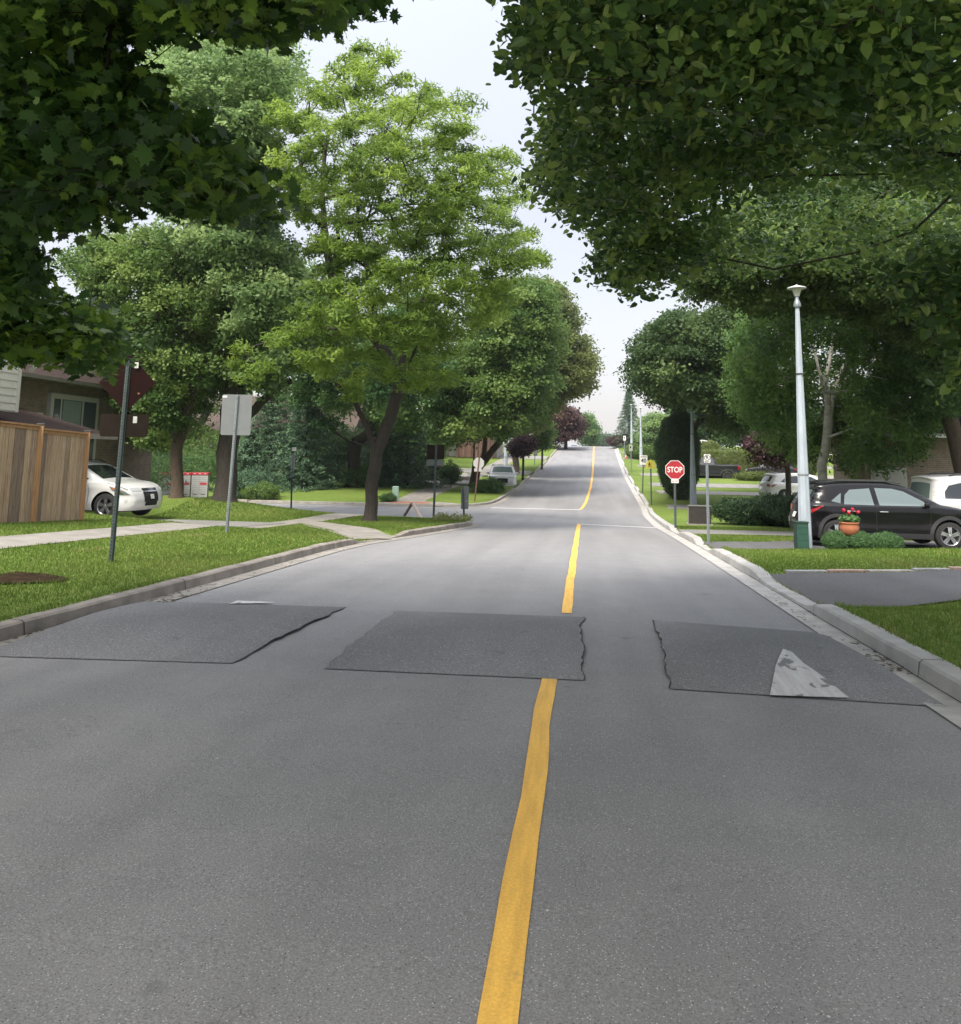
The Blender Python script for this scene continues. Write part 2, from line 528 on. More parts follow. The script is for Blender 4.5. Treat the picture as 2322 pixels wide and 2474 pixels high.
def sheet(name, poly, zfn, off, m, xs=None, ys=None, kind='structure', parent=None, smooth=True):
    X0, X1 = min(p[0] for p in poly), max(p[0] for p in poly)
    Y0, Y1 = min(p[1] for p in poly), max(p[1] for p in poly)
    if xs is None:
        xs = list(np.arange(-30, 31, 1.0)) + list(np.arange(-120, -30, 10)) + list(np.arange(35, 120, 10))
    if ys is None: ys = cuts_y(-15, 330)
    V, Fc = patch2d(poly, xs, ys)
    A = np.array(V)
    Z = zfn(A[:, 0], A[:, 1]) + off
    me = bpy.data.meshes.new(name)
    me.from_pydata([(a[0], a[1], z) for a, z in zip(V, Z)], [], Fc)
    o = link(name, me, m, parent, smooth)
    if kind: o['kind'] = kind
    return o

def offset_line(pts, d):
    out = []
    P = [Vector((p[0], p[1])) for p in pts]
    for i in range(len(P)):
        a = P[max(i - 1, 0)]; b = P[min(i + 1, len(P) - 1)]
        t_ = (b - a).normalized()
        out.append((P[i].x + t_.y * d, P[i].y - t_.x * d))
    return out
def densify(pts, step=.5):
    out = []
    for a, b in zip(pts[:-1], pts[1:]):
        L = math.dist(a, b)
        st = step if (a[1] < 50) else step * 3
        n = max(1, int(L / st)) if L < 60 else max(1, int(L / 6))
        for k in range(n):
            out.append((a[0] + (b[0] - a[0]) * k / n, a[1] + (b[1] - a[1]) * k / n))
    out.append(tuple(pts[-1]))
    return out
def smooth_line(pts, it=2):
    for _ in range(it):
        q = [pts[0]]
        for a, b in zip(pts[:-1], pts[1:]):
            q.append((a[0] * .75 + b[0] * .25, a[1] * .75 + b[1] * .25))
            q.append((a[0] * .25 + b[0] * .75, a[1] * .25 + b[1] * .75))
        q.append(pts[-1])
        pts = q
    return pts
K_LN2 = K_LN[:3] + smooth_line(K_LN[3:13], 2) + K_LN[13:]
K_LF2 = [K_LF[0]] + smooth_line(K_LF[1:7], 2) + K_LF[7:]

def kerb(name, line, side, m_k, m_g, drops, top=.16, gut=.30, hh=.135, sep=3.0):
    """side=+1: lawn to the right of the walking direction. drops: list of (test fn, low height)"""
    pts = densify(line, .4)
    P = np.array(pts)
    T = np.gradient(P, axis=0); T /= np.linalg.norm(T, axis=1)[:, None]
    N = np.stack([T[:, 1], -T[:, 0]], 1) * side      # towards the lawn
    hs = []
    for p in P:
        h = hh
        for (y0, y1, low) in drops:
            w = sstep(y0 - .45, y0 + .45, p[1]) * (1 - sstep(y1 - .45, y1 + .45, p[1]))
            if p[0] > -40: h = h * (1 - w) + low * w
        hs.append(float(h))
    # profile: (distance to lawn side, height factor)
    for part, mm, prof in ((name, m_k, [(0, 0, -.03), (.018, .85, 0), (.045, 1, 0), (top, 1, .004), (top + .005, 0, -.12)]),
                           ('gutter', m_g, [(-gut, 0, .005), (-gut * .5, 0, .000), (.01, 0, .004)])):
        V, Fc = [], []
        k = len(prof)
        for i, p in enumerate(P):
            zr = float(Zr(p[1]))
            for dx, hf, dz in prof:
                V.append((p[0] + N[i][0] * dx, p[1] + N[i][1] * dx, zr + .006 + hf * hs[i] + dz + (0.004 * math.sin(i * 1.7) if part == name and hf else 0)))
        for i in range(len(P) - 1):
            for j in range(k - 1):
                q = (i * k + j, (i + 1) * k + j, (i + 1) * k + j + 1, i * k + j + 1)
                Fc.append(q if side > 0 else q[::-1])
        me = bpy.data.meshes.new(part)
        me.from_pydata(V, [], Fc)
        o = link(part, me, mm)
        o['kind'] = 'structure'
        me.polygons.foreach_set('use_smooth', [False] * len(Fc))
    # expansion joints: dark thin slots across the kerb
    mb = MB()
    acc = 0
    for i in range(1, len(P) - 1):
        acc += math.dist(P[i], P[i - 1])
        if acc > sep and P[i][1] < 60 and hs[i] > .05:
            acc = 0
            zr = float(Zr(P[i][1])) + .006
            a = math.atan2(T[i][1], T[i][0])
            w = .006
            vs = []
            for dx, z in ((-.002, .0), (.016, hs[i] * .85), (.045, hs[i] + .003), (top, hs[i] + .006)):
                for s_ in (-w, w):
                    vs.append((P[i][0] + N[i][0] * dx - N[i][0] * .003 + T[i][0] * s_, P[i][1] + N[i][1] * dx - N[i][1] * .003 + T[i][1] * s_, zr + z + .003))
            mb.add(vs, [(0, 1, 3, 2), (2, 3, 5, 4), (4, 5, 7, 6)])
    if mb.v:
        mb.build('kerb_joint', M_crack)['kind'] = 'structure'

# main road with the side street mouth
road_poly = K_LN2 + K_LF2 + [(p[0], p[1]) for p in reversed(K_R)]
sheet('road', road_poly, lambda x, y: Zr(y), 0.0, M_road)
# lawns
lnb = offset_line(K_LN2, -.155)
lnb[-1] = (-60, 33.2)
sheet('lawn', [(-60, -15)] + lnb, G, 0.0, M_lawn)
lfb = offset_line(K_LF2, -.155)
sheet('lawn', lfb + [(-60, 320)], G, 0.0, M_lawn)
rb = offset_line(K_R, .155)
sheet('lawn', rb + [(60, 320), (60, -15)], G, 0.0, M_lawn)
# far terrain on both sides and beyond the crest, out to the horizon
def far_z(X, Y):
    return np.interp(Y, _gy, _gz) - .25
V, Fc = [], []
xs_ = [-2500, -600, -150, -59.5, 0, 59.5, 150, 600, 2500]
ys_ = [-2500, -600, -14.8, 20, 42, 60, 80, 100, 120, 140, 160, 200, 300, 450, 800, 2500]
for y in ys_:
    for x in xs_:
        V.append((x, y, (float(_pchip(_ky, _kz, np.clip(y, -60, 900))) - .8)))
nx = len(xs_)
for j in range(len(ys_) - 1):
    for i in range(nx - 1):
        Fc.append((j * nx + i, j * nx + i + 1, (j + 1) * nx + i + 1, (j + 1) * nx + i))
me = bpy.data.meshes.new('ground'); me.from_pydata(V, [], Fc)
link('ground', me, M_lawn)['kind'] = 'structure'

RD = []        # right-hand driveways: kerb gaps
for (v0, v1, u) in ((1229, 1219, 1590), (1192, 1188, 1545), (1174.5, 1166, 1535), (1149, 1143, 1518), (1127, 1124, 1508), (1109.5, 1107, 1503), (1094.5, 1092.5, 1495)):
    a, b = hit(u, v0)[1], hit(u, v1)[1]
    RD.append((float(a), float(max(b, a + 2.6))))
R_DROPS += [(a, b, 1.5) for a, b in RD if a < 90]
kerb('kerb', K_LN2, -1, M_kerbL, M_gut, [(18.9, 21.5, .02)], top=.17)
kerb('kerb', K_LF2, -1, M_conc, M_gut, [(58, 62, .02), (71, 76, .02), (93, 99, .02)], top=.17)
kerb('kerb', K_R, 1, M_kerbR, M_gutR, [(11.0, 14.2, .035), (19.3, 22.0, .02), (25.4, 27.8, .02)] + [(a, b, .02) for a, b in RD], top=.22)

# sidewalks on the left and their ramps
SW = [(-9.4, -15), (-9.3, 5), (-9.15, 14), (-8.95, 20), (-8.75, 24), (-8.3, 27), (-8.15, 29.3), (-8.0, 30.85)]
def ribbon(line, w):
    a = offset_line(line, -w / 2); b = offset_line(line, w / 2)
    return a + b[::-1]
SWs = [SW[0]] + smooth_line(SW[1:], 2)
sheet('sidewalk', ribbon(SWs, 1.0), G, .012, M_walk)
sheet('sidewalk', [(-8.45, 24.2), (-8.0, 24.9), (-6.8, 23.6), (-5.6, 22.2), (-4.95, 21.3), (-4.75, 20.5), (-5.0, 20.1), (-5.4, 19.6), (-6.4, 20.8), (-7.4, 22.2)], G, .020, M_walk)
SF = [(-9.2, 43.25), (-9.6, 46), (-9.35, 56), (-9.0, 66), (-8.4, 90), (-7.6, 128), (-7, 160)]
sheet('sidewalk', ribbon(SF, 1.7), G, .012, M_walk)
sheet('crossing_ramp', [(-11.4, 43.12), (-10.4, 44.6), (-8.8, 45.1), (-7.4, 44.5), (-6.3, 43.85), (-7.6, 43.25), (-9.2, 43.12)], G, .025, M_conc)
sheet('tactile_plate', [(-10.5, 43.7), (-10.1, 44.3), (-8.5, 44.5), (-8.1, 44.1), (-8.3, 43.7)], G, .033, M_tact)
# driveways
DW1 = [(2.96, 10.9), (2.96, 14.3), (4.6, 14.55), (6.2, 15.0), (12, 16.6), (25, 19.4), (25, 14.6), (12, 12.9), (6.5, 12.0), (4.77, 11.6), (3.8, 11.15)]
DW2 = [(2.95, 19.2), (2.95, 22.1), (4.5, 22.5), (7, 24.6), (25, 25.0), (25, 20.1), (8.5, 19.85), (5, 19.6)]
DW3 = [(2.94, 25.4), (2.95, 27.8), (25, 29.4), (25, 27.0)]
sheet('driveway', [(-60, 20.9), (-9.9, 20.9), (-9.6, 19.9), (-9.2, 21.0), (-8.6, 23.7), (-9.9, 23.9), (-60, 24.4)], G, .022, M_drive2)
sheet('driveway', DW1, G, .018, M_drive)
sheet('driveway', DW2, G, .018, M_drive)
sheet('driveway', DW3, G, .018, M_drive2)
for i, (a, b) in enumerate(RD):
    x0 = float(XR(a)) + .2
    sheet('driveway', [(x0, a), (x0 + .05, b), (x0 + 26, b + .5), (x0 + 26, a - .2)], G, .02, M_walk if i % 2 else M_drive2)
for a, b in ((58, 62), (71, 76), (93, 99)):
    x0 = float(XL(a)) - .2
    sheet('driveway', [(x0, a), (x0, b), (x0 - 22, b + .5), (x0 - 22, a - .3)], G, .03, M_drive2)
# stone edging along the first driveway's far side
mb = MB()
x = 3.25
i = 0
while x < 11.5:
    w = .62 + .25 * random.random()
    y = 14.42 + (x - 2.96) * .225
    z = float(G(x + w / 2, y))
    mb.bbox((x + w / 2, y, z + .012), (w - .012, .13, .07), .01, mi=i % 3, rz=.24)
    x += w
    i += 1
mb.build('edging_stone', [mat('edge_grey', (.30, .30, .30), .85, var=.25, scale=6), mat('edge_pink', (.38, .27, .22), .85, var=.2, scale=6), mat('edge_pale', (.36, .34, .31), .85, var=.2, scale=6)])['kind'] = 'structure'

# ------------------------------------------------------------------ painted markings
def px_poly(pts, fn=None):
    return [tuple(hit(u, v, fn=fn or (lambda x, y: Zr(y)))[:2]) for u, v in pts]
def line_strip(name, cpts, w, m, off=.005, wob=.006):
    c = densify(cpts, .35)
    P = np.array(c); T = np.gradient(P, axis=0); T /= np.linalg.norm(T, axis=1)[:, None]
    N = np.stack([T[:, 1], -T[:, 0]], 1)
    V, Fc = [], []
    ph = random.random() * 9
    for i, p in enumerate(P):
        s = wob * (math.sin(p[1] * 2.1 + ph) + .6 * math.sin(p[1] * 5.3 + ph) + random.uniform(-.3, .3))
        s2 = wob * (math.sin(p[1] * 2.1 + ph) + .6 * math.sin(p[1] * 4.1) + random.uniform(-.3, .3))
        for q, d in ((-w / 2 + s, 0), (w / 2 + s2, 0)):
            x, y = p + N[i] * q
            V.append((x, y, float(Zr(y)) + off))
    for i in range(len(P) - 1):
        Fc.append((2 * i, 2 * i + 1, 2 * i + 3, 2 * i + 2))
    me = bpy.data.meshes.new(name); me.from_pydata(V, [], Fc)
    o = link(name, me, m); o['kind'] = 'structure'
    return o
line_strip('yellow_line', [(-.22, -8), (-.24, .5), (-.255, 2.7), (-.262, 4.4), (-.285, 5.6), (-.275, 7.1)], .122, M_yellow, .006)
yl = px_poly([(1371, 1482), (1374, 1430), (1382, 1380), (1389, 1330), (1395, 1290), (1399, 1266)])
line_strip('yellow_line', yl, .125, M_yellow, .005)
yl = px_poly([(1403, 1231), (1417, 1210), (1427, 1178), (1431, 1152), (1434, 1112), (1434.5, 1084)])
line_strip('yellow_line', yl + [(yl[-1][0] + .5, yl[-1][1] + 25)], .15, M_yellow, .006)
sb = px_poly([(1400, 1266.5), (1594, 1276)])
line_strip('stop_bar', [sb[0], sb[1]], .28, M_white, .006, .004)
sb = px_poly([(1187, 1227), (1402, 1232)])
line_strip('stop_bar', [sb[0], sb[1]], .30, M_white, .007, .004)
line_strip('crossing_line', [(-12.5, 41.4), (-7.2, 42.5)], .12, M_white, .006, .004)
line_strip('crossing_line', [(-12.5, 33.6), (-6.5, 31.5)], .12, M_white, .006, .004)

# ------------------------------------------------------------------ speed cushions
def cushion(label, quad_px, h, ragged, mark=None):
    Q = px_poly(quad_px)
    n = 28
    # bilinear grid with ragged side edges
    Q = np.array(Q)      # near-left, near-right, far-right, far-left
    cen = Q.mean(0)
    V, Fc = [], []
    rags = [[0] * (n + 1), [0] * (n + 1)]
    for e in (0, 1):
        s = 0
        for i in range(n + 1):
            s = s * .6 + random.uniform(-.02, .02)
            rags[e][i] = s * (1 if ragged[e] else .1)
    for i in range(n + 1):
        a = i / n
        L = Q[0] * (1 - a) + Q[3] * a; Rr = Q[1] * (1 - a) + Q[2] * a
        for j in range(n + 1):
            b = j / n
            p = L * (1 - b) + Rr * b
            p = p + np.array([rags[0][i] * (1 - b) + rags[1][i] * b, 0])
            ed = min(a, 1 - a) * 2
            sd = min(b, 1 - b) * 2
            up_ = h * (math.sin(min(1, ed * 1.0) * PI / 2) ** 1.2) * min(1, (sd * 5) + .25)
            e0 = .006 if (i in (0, n) or j in (0, n)) else .008
            V.append((p[0] - cen[0], p[1] - cen[1], float(Zr(p[1])) - float(Zr(cen[1])) + e0 + up_))
    for i in range(n):
        for j in range(n):
            Fc.append((i * (n + 1) + j, i * (n + 1) + j + 1, (i + 1) * (n + 1) + j + 1, (i + 1) * (n + 1) + j))
    me = bpy.data.meshes.new('cushion_top')
    root = thing('speed_cushion', label, 'speed cushion', (cen[0], cen[1], float(Zr(cen[1]))), 0, 'asphalt speed cushions across the road')
    me.from_pydata(V, [], Fc)
    link('raised_top', me, M_cush, root, True)
    # dark broken joint round the cushion
    jb = MB()
    def seam(idx, w):
        pts = [V[k] for k in idx]
        last = None
        vs, fs = [], []
        for k, p in enumerate(pts):
            a_ = Vector(pts[max(k - 1, 0)]); b_ = Vector(pts[min(k + 1, len(pts) - 1)])
            t_ = (b_ - a_).normalized()
            nn = Vector((t_.y, -t_.x, 0))
            ww = w * random.uniform(.25, 1.3)
            sh = random.uniform(-.3, .3) * w
            vs += [tuple(Vector(p) + nn * (ww + sh) + Vector((0, 0, .004))), tuple(Vector(p) - nn * (ww - sh) + Vector((0, 0, .004)))]
        for k in range(len(pts) - 1):
            fs.append((2 * k, 2 * k + 1, 2 * k + 3, 2 * k + 2))
        jb.add(vs, fs)
    m1 = n + 1
    if ragged[0]: seam([i * m1 for i in range(m1)], .004 * ragged[0])
    if ragged[1]: seam([i * m1 + n for i in range(m1)], .004 * ragged[1])
    seam([j for j in range(m1)], .002)
    jb.build('joint_seam', M_crack, root)
    if mark:
        P = px_poly(mark)
        xs = np.arange(-10, 10, .12); ys = np.arange(0, 20, .12)
        MV, MF = patch2d(P, list(xs), list(ys))
        # heights by inverse bilinear (approximate) lookup on the cushion grid
        GV = np.array(V)
        out_ = []
        for (x, y) in MV:
            d2 = (GV[:, 0] - (x - cen[0])) ** 2 + (GV[:, 1] - (y - cen[1])) ** 2
            k = np.argsort(d2)[:4]
            w = 1 / (d2[k] + 1e-4)
            z = float((GV[k, 2] * w).sum() / w.sum()) if d2[k[0]] < .2 ** 2 else float(Zr(y)) - float(Zr(cen[1]))
            out_.append((x - cen[0], y - cen[1], z + .012))
        me = bpy.data.meshes.new('arrow_marking'); me.from_pydata(out_, [], MF)
        link('arrow_marking', me, M_whiteworn, root, True)
cushion('left speed cushion beside the kerb, a thin white mark on its far edge', [(-60, 1586), (560, 1604), (835, 1468), (330, 1452)], .085, (0, 1.0), [(553, 1464), (572, 1455), (668, 1459)])
cushion('middle dark asphalt speed cushion crossed by the end of the yellow line', [(785, 1617), (1405, 1645), (1408, 1492), (960, 1476)], .085, (.5, 1.5))
cushion('right dark speed cushion with a worn white triangle', [(1622, 1666), (2290, 1710), (1985, 1530), (1577, 1499)], .085, (1.5, 0), [(1893, 1596), (1915, 1604), (1940, 1625), (1985, 1650), (2052, 1692), (1860, 1685), (1875, 1630)])
line_strip('kerb_seam', [(x - .012, y) for x, y in densify([(2.75, 3), (2.75, 24), (2.71, 29)], 1)], .012, M_crack, .013, .004)
line_strip('crack', px_poly([(1500, 1240), (1540, 1243), (1580, 1250)]), .02, M_crack, .006, .01)
# cracks in the yellow line and asphalt
for (u, v, w) in ((1392, 1322, 30), (1391, 1326, 30), (1381, 1424, 14)):
    a = hit(u - w * .45, v, fn=lambda x, y: Zr(y)); b = hit(u + w * .45, v + .5, fn=lambda x, y: Zr(y))
    line_strip('crack', [(a[0], a[1]), (b[0], b[1])], .018, M_crack, .009, .004)

# bare soil patch in the left lawn
sp_ = px_poly([(-30, 1395), (40, 1384), (110, 1389), (170, 1400), (150, 1408), (70, 1412), (10, 1414), (-40, 1412)], G)
sheet('soil', sp_, G, .02, M_soil, kind='structure')

# ------------------------------------------------------------------ grass blades
def in_poly(P, poly):
    x, y = P[:, 0], P[:, 1]
    r = np.zeros(len(P), bool)
    q = np.array(poly)
    j = len(q) - 1
    for i in range(len(q)):
        c = ((q[i, 1] > y) != (q[j, 1] > y)) & (x < (q[j, 0] - q[i, 0]) * (y - q[i, 1]) / (q[j, 1] - q[i, 1] + 1e-12) + q[i, 0])
        r ^= c
        j = i
    return r
def mesh_np(name, V, loops, starts, totals, rnd=None):
    me = bpy.data.meshes.new(name)
    me.vertices.add(len(V)); me.vertices.foreach_set('co', np.asarray(V, np.float32).ravel())
    me.loops.add(len(loops)); me.loops.foreach_set('vertex_index', np.asarray(loops, np.int32))
    me.polygons.add(len(starts)); me.polygons.foreach_set('loop_start', np.asarray(starts, np.int32))
    try: me.polygons.foreach_set('loop_total', np.asarray(totals, np.int32))
    except Exception: pass
    if rnd is not None:
        a = me.attributes.new('rnd', 'FLOAT', 'POINT')
        a.data.foreach_set('value', np.asarray(rnd, np.float32))
    me.update(calc_edges=True)
    return me
def leaf_mat(name, c0, c1, c2, trans=.35, rough=.5, spec=.3):
    m = bpy.data.materials.new(name)
    t, b = nodes(m)
    a = t.nodes.new('ShaderNodeAttribute'); a.attribute_name = 'rnd'
    r = t.nodes.new('ShaderNodeValToRGB')
    r.color_ramp.elements[0].color = tuple(c0) + (1,)
    r.color_ramp.elements[1].color = tuple(c2) + (1,)
    e = r.color_ramp.elements.new(.5); e.color = tuple(c1) + (1,)
    t.links.new(a.outputs['Fac'], r.inputs[0])
    t.links.new(r.outputs[0], b.inputs['Base Color'])
    b.inputs['Roughness'].default_value = rough
    b.inputs['Specular IOR Level'].default_value = spec
    tr = t.nodes.new('ShaderNodeBsdfTranslucent')
    hs = t.nodes.new('ShaderNodeHueSaturation')
    hs.inputs['Value'].default_value = 1.25
    hs.inputs['Hue'].default_value = .488
    t.links.new(r.outputs[0], hs.inputs['Color'])
    t.links.new(hs.outputs[0], tr.inputs['Color'])
    mx = t.nodes.new('ShaderNodeMixShader')
    mx.inputs[0].default_value = trans
    t.links.new(b.outputs[0], mx.inputs[1]); t.links.new(tr.outputs[0], mx.inputs[2])
    t.links.new(mx.outputs[0], t.nodes['Material Output'].inputs['Surface'])
    return m
M_grass = leaf_mat('grass_blade', (.085, .150, .026), (.140, .210, .042), (.270, .260, .105), .35, .6, .15)
GR_EX = []     # areas without blades
def blades(name, x0, x1, y0, y1, dens, h, excl, keep=None):
    n = int((x1 - x0) * (y1 - y0) * dens)
    P = np.stack([rng.uniform(x0, x1, n), rng.uniform(y0, y1, n)], 1)
    u, v, z = project(np.stack([P[:, 0], P[:, 1], G(P[:, 0], P[:, 1])], 1))
    k = (z > .4) & (u > -900) & (u < W0 + 1400)
    k &= (XL(P[:, 1]) - .155 > P[:, 0]) | (XR(P[:, 1]) + .19 < P[:, 0])
    if keep is not None: k &= keep(P)
    for q in excl: k &= ~in_poly(P, q)
    P = P[k]
    dist = np.hypot(P[:, 0], P[:, 1])
    k = rng.random(len(P)) < np.clip(12 / dist, .12, 1)
    P = P[k]; dist = dist[k]
    n = len(P)
    base = np.stack([P[:, 0], P[:, 1], G(P[:, 0], P[:, 1]) - .005], 1)
    a = rng.uniform(0, 2 * PI, n)
    edge = np.minimum(np.abs(XL(P[:, 1]) - .17 - P[:, 0]), np.abs(P[:, 0] - XR(P[:, 1]) - .21))
    tuft = np.clip(np.sin(P[:, 0] * 5.1 + np.sin(P[:, 1] * 3.3) * 2) * np.sin(P[:, 1] * 4.3 + 1) - .55, 0, 1)
    hh = h * rng.uniform(.5, 1.3, n) * (1 + 1.0 * (edge < .12) * rng.random(n) + .5 * tuft)
    ww = .0045 * np.clip(dist / 8, 1, 4)
    side = np.stack([np.cos(a), np.sin(a), np.zeros(n)], 1) * ww[:, None]
    b2 = rng.uniform(0, 2 * PI, n)
    lean = np.stack([np.cos(b2), np.sin(b2), np.zeros(n)], 1) * (hh * rng.uniform(.1, .7, n))[:, None]
    tip = base + lean + np.stack([np.zeros(n), np.zeros(n), hh], 1)
    V = np.stack([base - side, base + side, tip], 1).reshape(-1, 3)
    loops = np.arange(n * 3)
    pr = rng.normal(.42, .17, n) + .25 * np.sin(P[:, 0] * 1.3) * np.sin(P[:, 1] * .9)
    dry = (rng.random(n) < .05) | ((np.sin(P[:, 0] * 2.3 + 4) * np.sin(P[:, 1] * 1.7 + 2) + .4 * np.sin(P[:, 0] * 7) > 1.05) & (rng.random(n) < .35))
    pr = np.where(dry, 1.0, pr * .85)
    me = mesh_np(name, V, loops, np.arange(n) * 3, np.full(n, 3), np.repeat(np.clip(pr, 0, 1), 3))
    o = link(name, me, M_grass)
    tag(o, 'short mown green grass blades on the roadside lawns', 'grass', kind='stuff')
    return o
EX_L = [ribbon(SWs, 1.02), [(-8.45, 24.2), (-8.0, 24.9), (-4.7, 21.3), (-4.75, 20.1), (-5.4, 19.6)], [(-60, 20.9), (-9.6, 19.9), (-8.6, 23.7), (-60, 24.4)], [tuple(np.array(sp_).mean(0) + (np.array(p) - np.array(sp_).mean(0)) * .72) for p in sp_]]
EX_R = [DW1, DW2, DW3]
def notstreet(P):
    return ~((P[:, 0] < -3.6) & (P[:, 1] > 29.6 - np.clip(P[:, 0] + 6, -2, 2) * .6))
blades('grass', -13.5, -3.8, 5, 29, 1500, .045, EX_L, notstreet)
blades('grass', 2.9, 13, 5, 30, 1300, .045, EX_R)

# ------------------------------------------------------------------ vegetation
T_sprig = None
def make_sprig(k, seed, l=.42, w=.17, spread=.5, flat=.6):
    """a loose twig of k small folded leaflets, unit size"""
    r = np.random.default_rng(seed)
    V, Fc = [], []
    for i in range(k):
        c = r.normal(0, spread, 3) * np.array([1, 1, flat * .6])
        a = r.uniform(0, 2 * PI); ti = r.normal(0, .45)
        d = np.array([math.cos(a) * math.cos(ti), math.sin(a) * math.cos(ti), math.sin(ti)])
        s = np.array([-math.sin(a), math.cos(a), 0]) + r.normal(0, .35, 3)
        s /= np.linalg.norm(s)
        L = l * r.uniform(.7, 1.2); Wd = w * r.uniform(.8, 1.2)
        n = len(V)
        V += [c - d * L * .5, c + s * Wd - d * L * .05, c + d * L * .55, c - s * Wd - d * L * .05]
        Fc.append((n, n + 1, n + 2, n + 3))
    return np.array(V), Fc
SPR = [make_sprig(7, s) for s in range(3)]
SPR_L = [make_sprig(9, 10 + s, l=.62, w=.095, spread=.45, flat=.5) for s in range(3)]     # feathery
SPR_H = [make_sprig(8, 20 + s, l=.5, w=.12, spread=.4, flat=1.5) for s in range(3)]       # hanging
# maple leaf outline (unit width about 1)
_mh = [(0, -.42), (.10, -.30), (.30, -.40), (.27, -.22), (.52, -.12), (.40, .0), (.56, .20), (.32, .17), (.27, .27), (.13, .17), (.17, .38), (.07, .34), (0, .58)]
_ml = _mh + [(-x, y) for x, y in _mh[-2:0:-1]]
T_MAPLE = (np.array([(x, y, -.22 * x * x - .12 * y * y) for x, y in _ml]), [tuple(range(len(_ml)))])
_lh = [(0, -.40), (.18, -.50), (.38, -.38), (.43, -.10), (.30, .20), (.10, .45), (0, .60)]
_ll = _lh + [(-x, y) for x, y in _lh[-2:0:-1]]
T_LIND = (np.array([(x, y, -.30 * abs(x) * 1.0 - .15 * y * y) for x, y in _ll]), [(0, 1, 2, 3, 4, 5, 6), (0, 6, 7, 8, 9, 10, 11)])

def place_leaves(C, N_, size, tm, rnd, spin=None, tangent=None):
    """stack template tm on every centre; returns arrays for one mesh"""
    tv, tf = tm
    n = len(C)
    N_ = N_ / np.linalg.norm(N_, axis=1)[:, None]
    q = rng.normal(size=(n, 3)) if tangent is None else tangent
    X = q - (q * N_).sum(1)[:, None] * N_
    X /= np.linalg.norm(X, axis=1)[:, None] + 1e-9
    Y = np.cross(N_, X)
    V = C[:, None, :] + size[:, None, None] * (tv[None, :, 0, None] * Y[:, None, :] + tv[None, :, 1, None] * X[:, None, :] + tv[None, :, 2, None] * N_[:, None, :])
    k = len(tv)
    fl = np.concatenate([np.array(f) for f in tf]); tot = np.array([len(f) for f in tf])
    loops = (fl[None, :] + (np.arange(n) * k)[:, None]).ravel()
    totals = np.tile(tot, n)
    return V.reshape(-1, 3), loops, totals, np.repeat(rnd, k)
def merge_leaves(name, parts, m, parent, base):
    Vs, Ls, Ts, Rs = [], [], [], []
    off = 0
    for V, l, t, r in parts:
        Vs.append(V - np.asarray(base)); Ls.append(l + off); Ts.append(t); Rs.append(r)
        off += len(V)
    V = np.concatenate(Vs); L = np.concatenate(Ls); T = np.concatenate(Ts); Rn = np.concatenate(Rs)
    st = np.concatenate([[0], np.cumsum(T)[:-1]])
    me = mesh_np(name, V, L, st, T, Rn)
    return link(name, me, m, parent)

def skeleton(start_nodes, targets, r_tip=.012, r_pow=.45, r_cap=.4, droop=.12, par0=None):
    """join target points to a growing set of nodes; returns tapered branch segments"""
    nodes = [np.array(p, float) for p in start_nodes]
    parent = list(par0) if par0 else [-1] + list(range(len(nodes) - 1))
    ns = len(nodes)
    root = nodes[0]; top = nodes[-1]
    H0 = root[2] + .55 * (max(n_[2] for n_ in nodes) - root[2])
    order = np.argsort([np.linalg.norm(np.array(t) - top) for t in targets])
    for oi in order:
        t = np.array(targets[oi], float)
        A = np.array(nodes)
        d = np.linalg.norm(A - t, axis=1)
        # prefer joining lower, inner nodes so limbs sweep up and out
        dt = np.linalg.norm(A - top, axis=1)
        cost = d + .25 * dt + np.where(A[:, 2] > t[2] + .2, (A[:, 2] - t[2]) * 1.2, 0)
        low = np.zeros(len(A)); low[:ns] = np.where(A[:ns, 2] < min(root[2] + 1.6, t[2] - .3), 4, 0)
        cost = cost + low
        i = int(np.argmin(cost))
        a = nodes[i]
        L = np.linalg.norm(t - a)
        k = max(1, int(L / .9))
        prev = i
        bend = np.array([0, 0, -droop * L]) + rng.normal(0, .06 * L, 3)
        for s in range(1, k + 1):
            f = s / k
            p = a + (t - a) * f + bend * math.sin(f * PI) * (1 if f < 1 else 0)
            nodes.append(p); parent.append(prev); prev = len(nodes) - 1
    cnt = np.zeros(len(nodes))
    child = [0] * len(nodes)
    for i in range(len(nodes) - 1, 0, -1):
        if child[i] == 0: cnt[i] = max(cnt[i], 1)
        cnt[parent[i]] += cnt[i]; child[parent[i]] += 1
    if r_pow is None: r_pow = math.log(max(r_cap / r_tip, 1.5)) / math.log(max(cnt[0], 3))
    rad = np.minimum(r_tip * np.maximum(cnt, 1) ** r_pow, r_cap)
    return nodes, parent, rad, ns
def branch_mesh(name, nodes, parent, rad, m, par, base, start=1, rmax_sides=7, minr=0):
    mb = MB()
    b = np.asarray(base)
    for i in range(max(1, start), len(nodes)):
        p0, p1 = nodes[parent[i]] - b, nodes[i] - b
        r1 = rad[i]; r0 = min(rad[parent[i]], r1 * 1.6)
        if r1 < minr: continue
        n = 7 if r1 > .08 else (5 if r1 > .03 else 3)
        mb.tube([p0, p1], [r0, r1], n, cap=False)
    return mb.build(name, m, par, True)

def inside_dist(P, poly):
    """signed distance (px) to polygon edge, positive inside"""
    q = np.array(poly, float)
    d = np.full(len(P), 1e9)
    for i in range(len(q)):
        a, b = q[i - 1], q[i]
        ab = b - a
        t = np.clip(((P - a) @ ab) / (ab @ ab + 1e-9), 0, 1)
        d = np.minimum(d, np.linalg.norm(P - (a + t[:, None] * ab), axis=1))
    return np.where(in_poly(P, poly), d, -d)

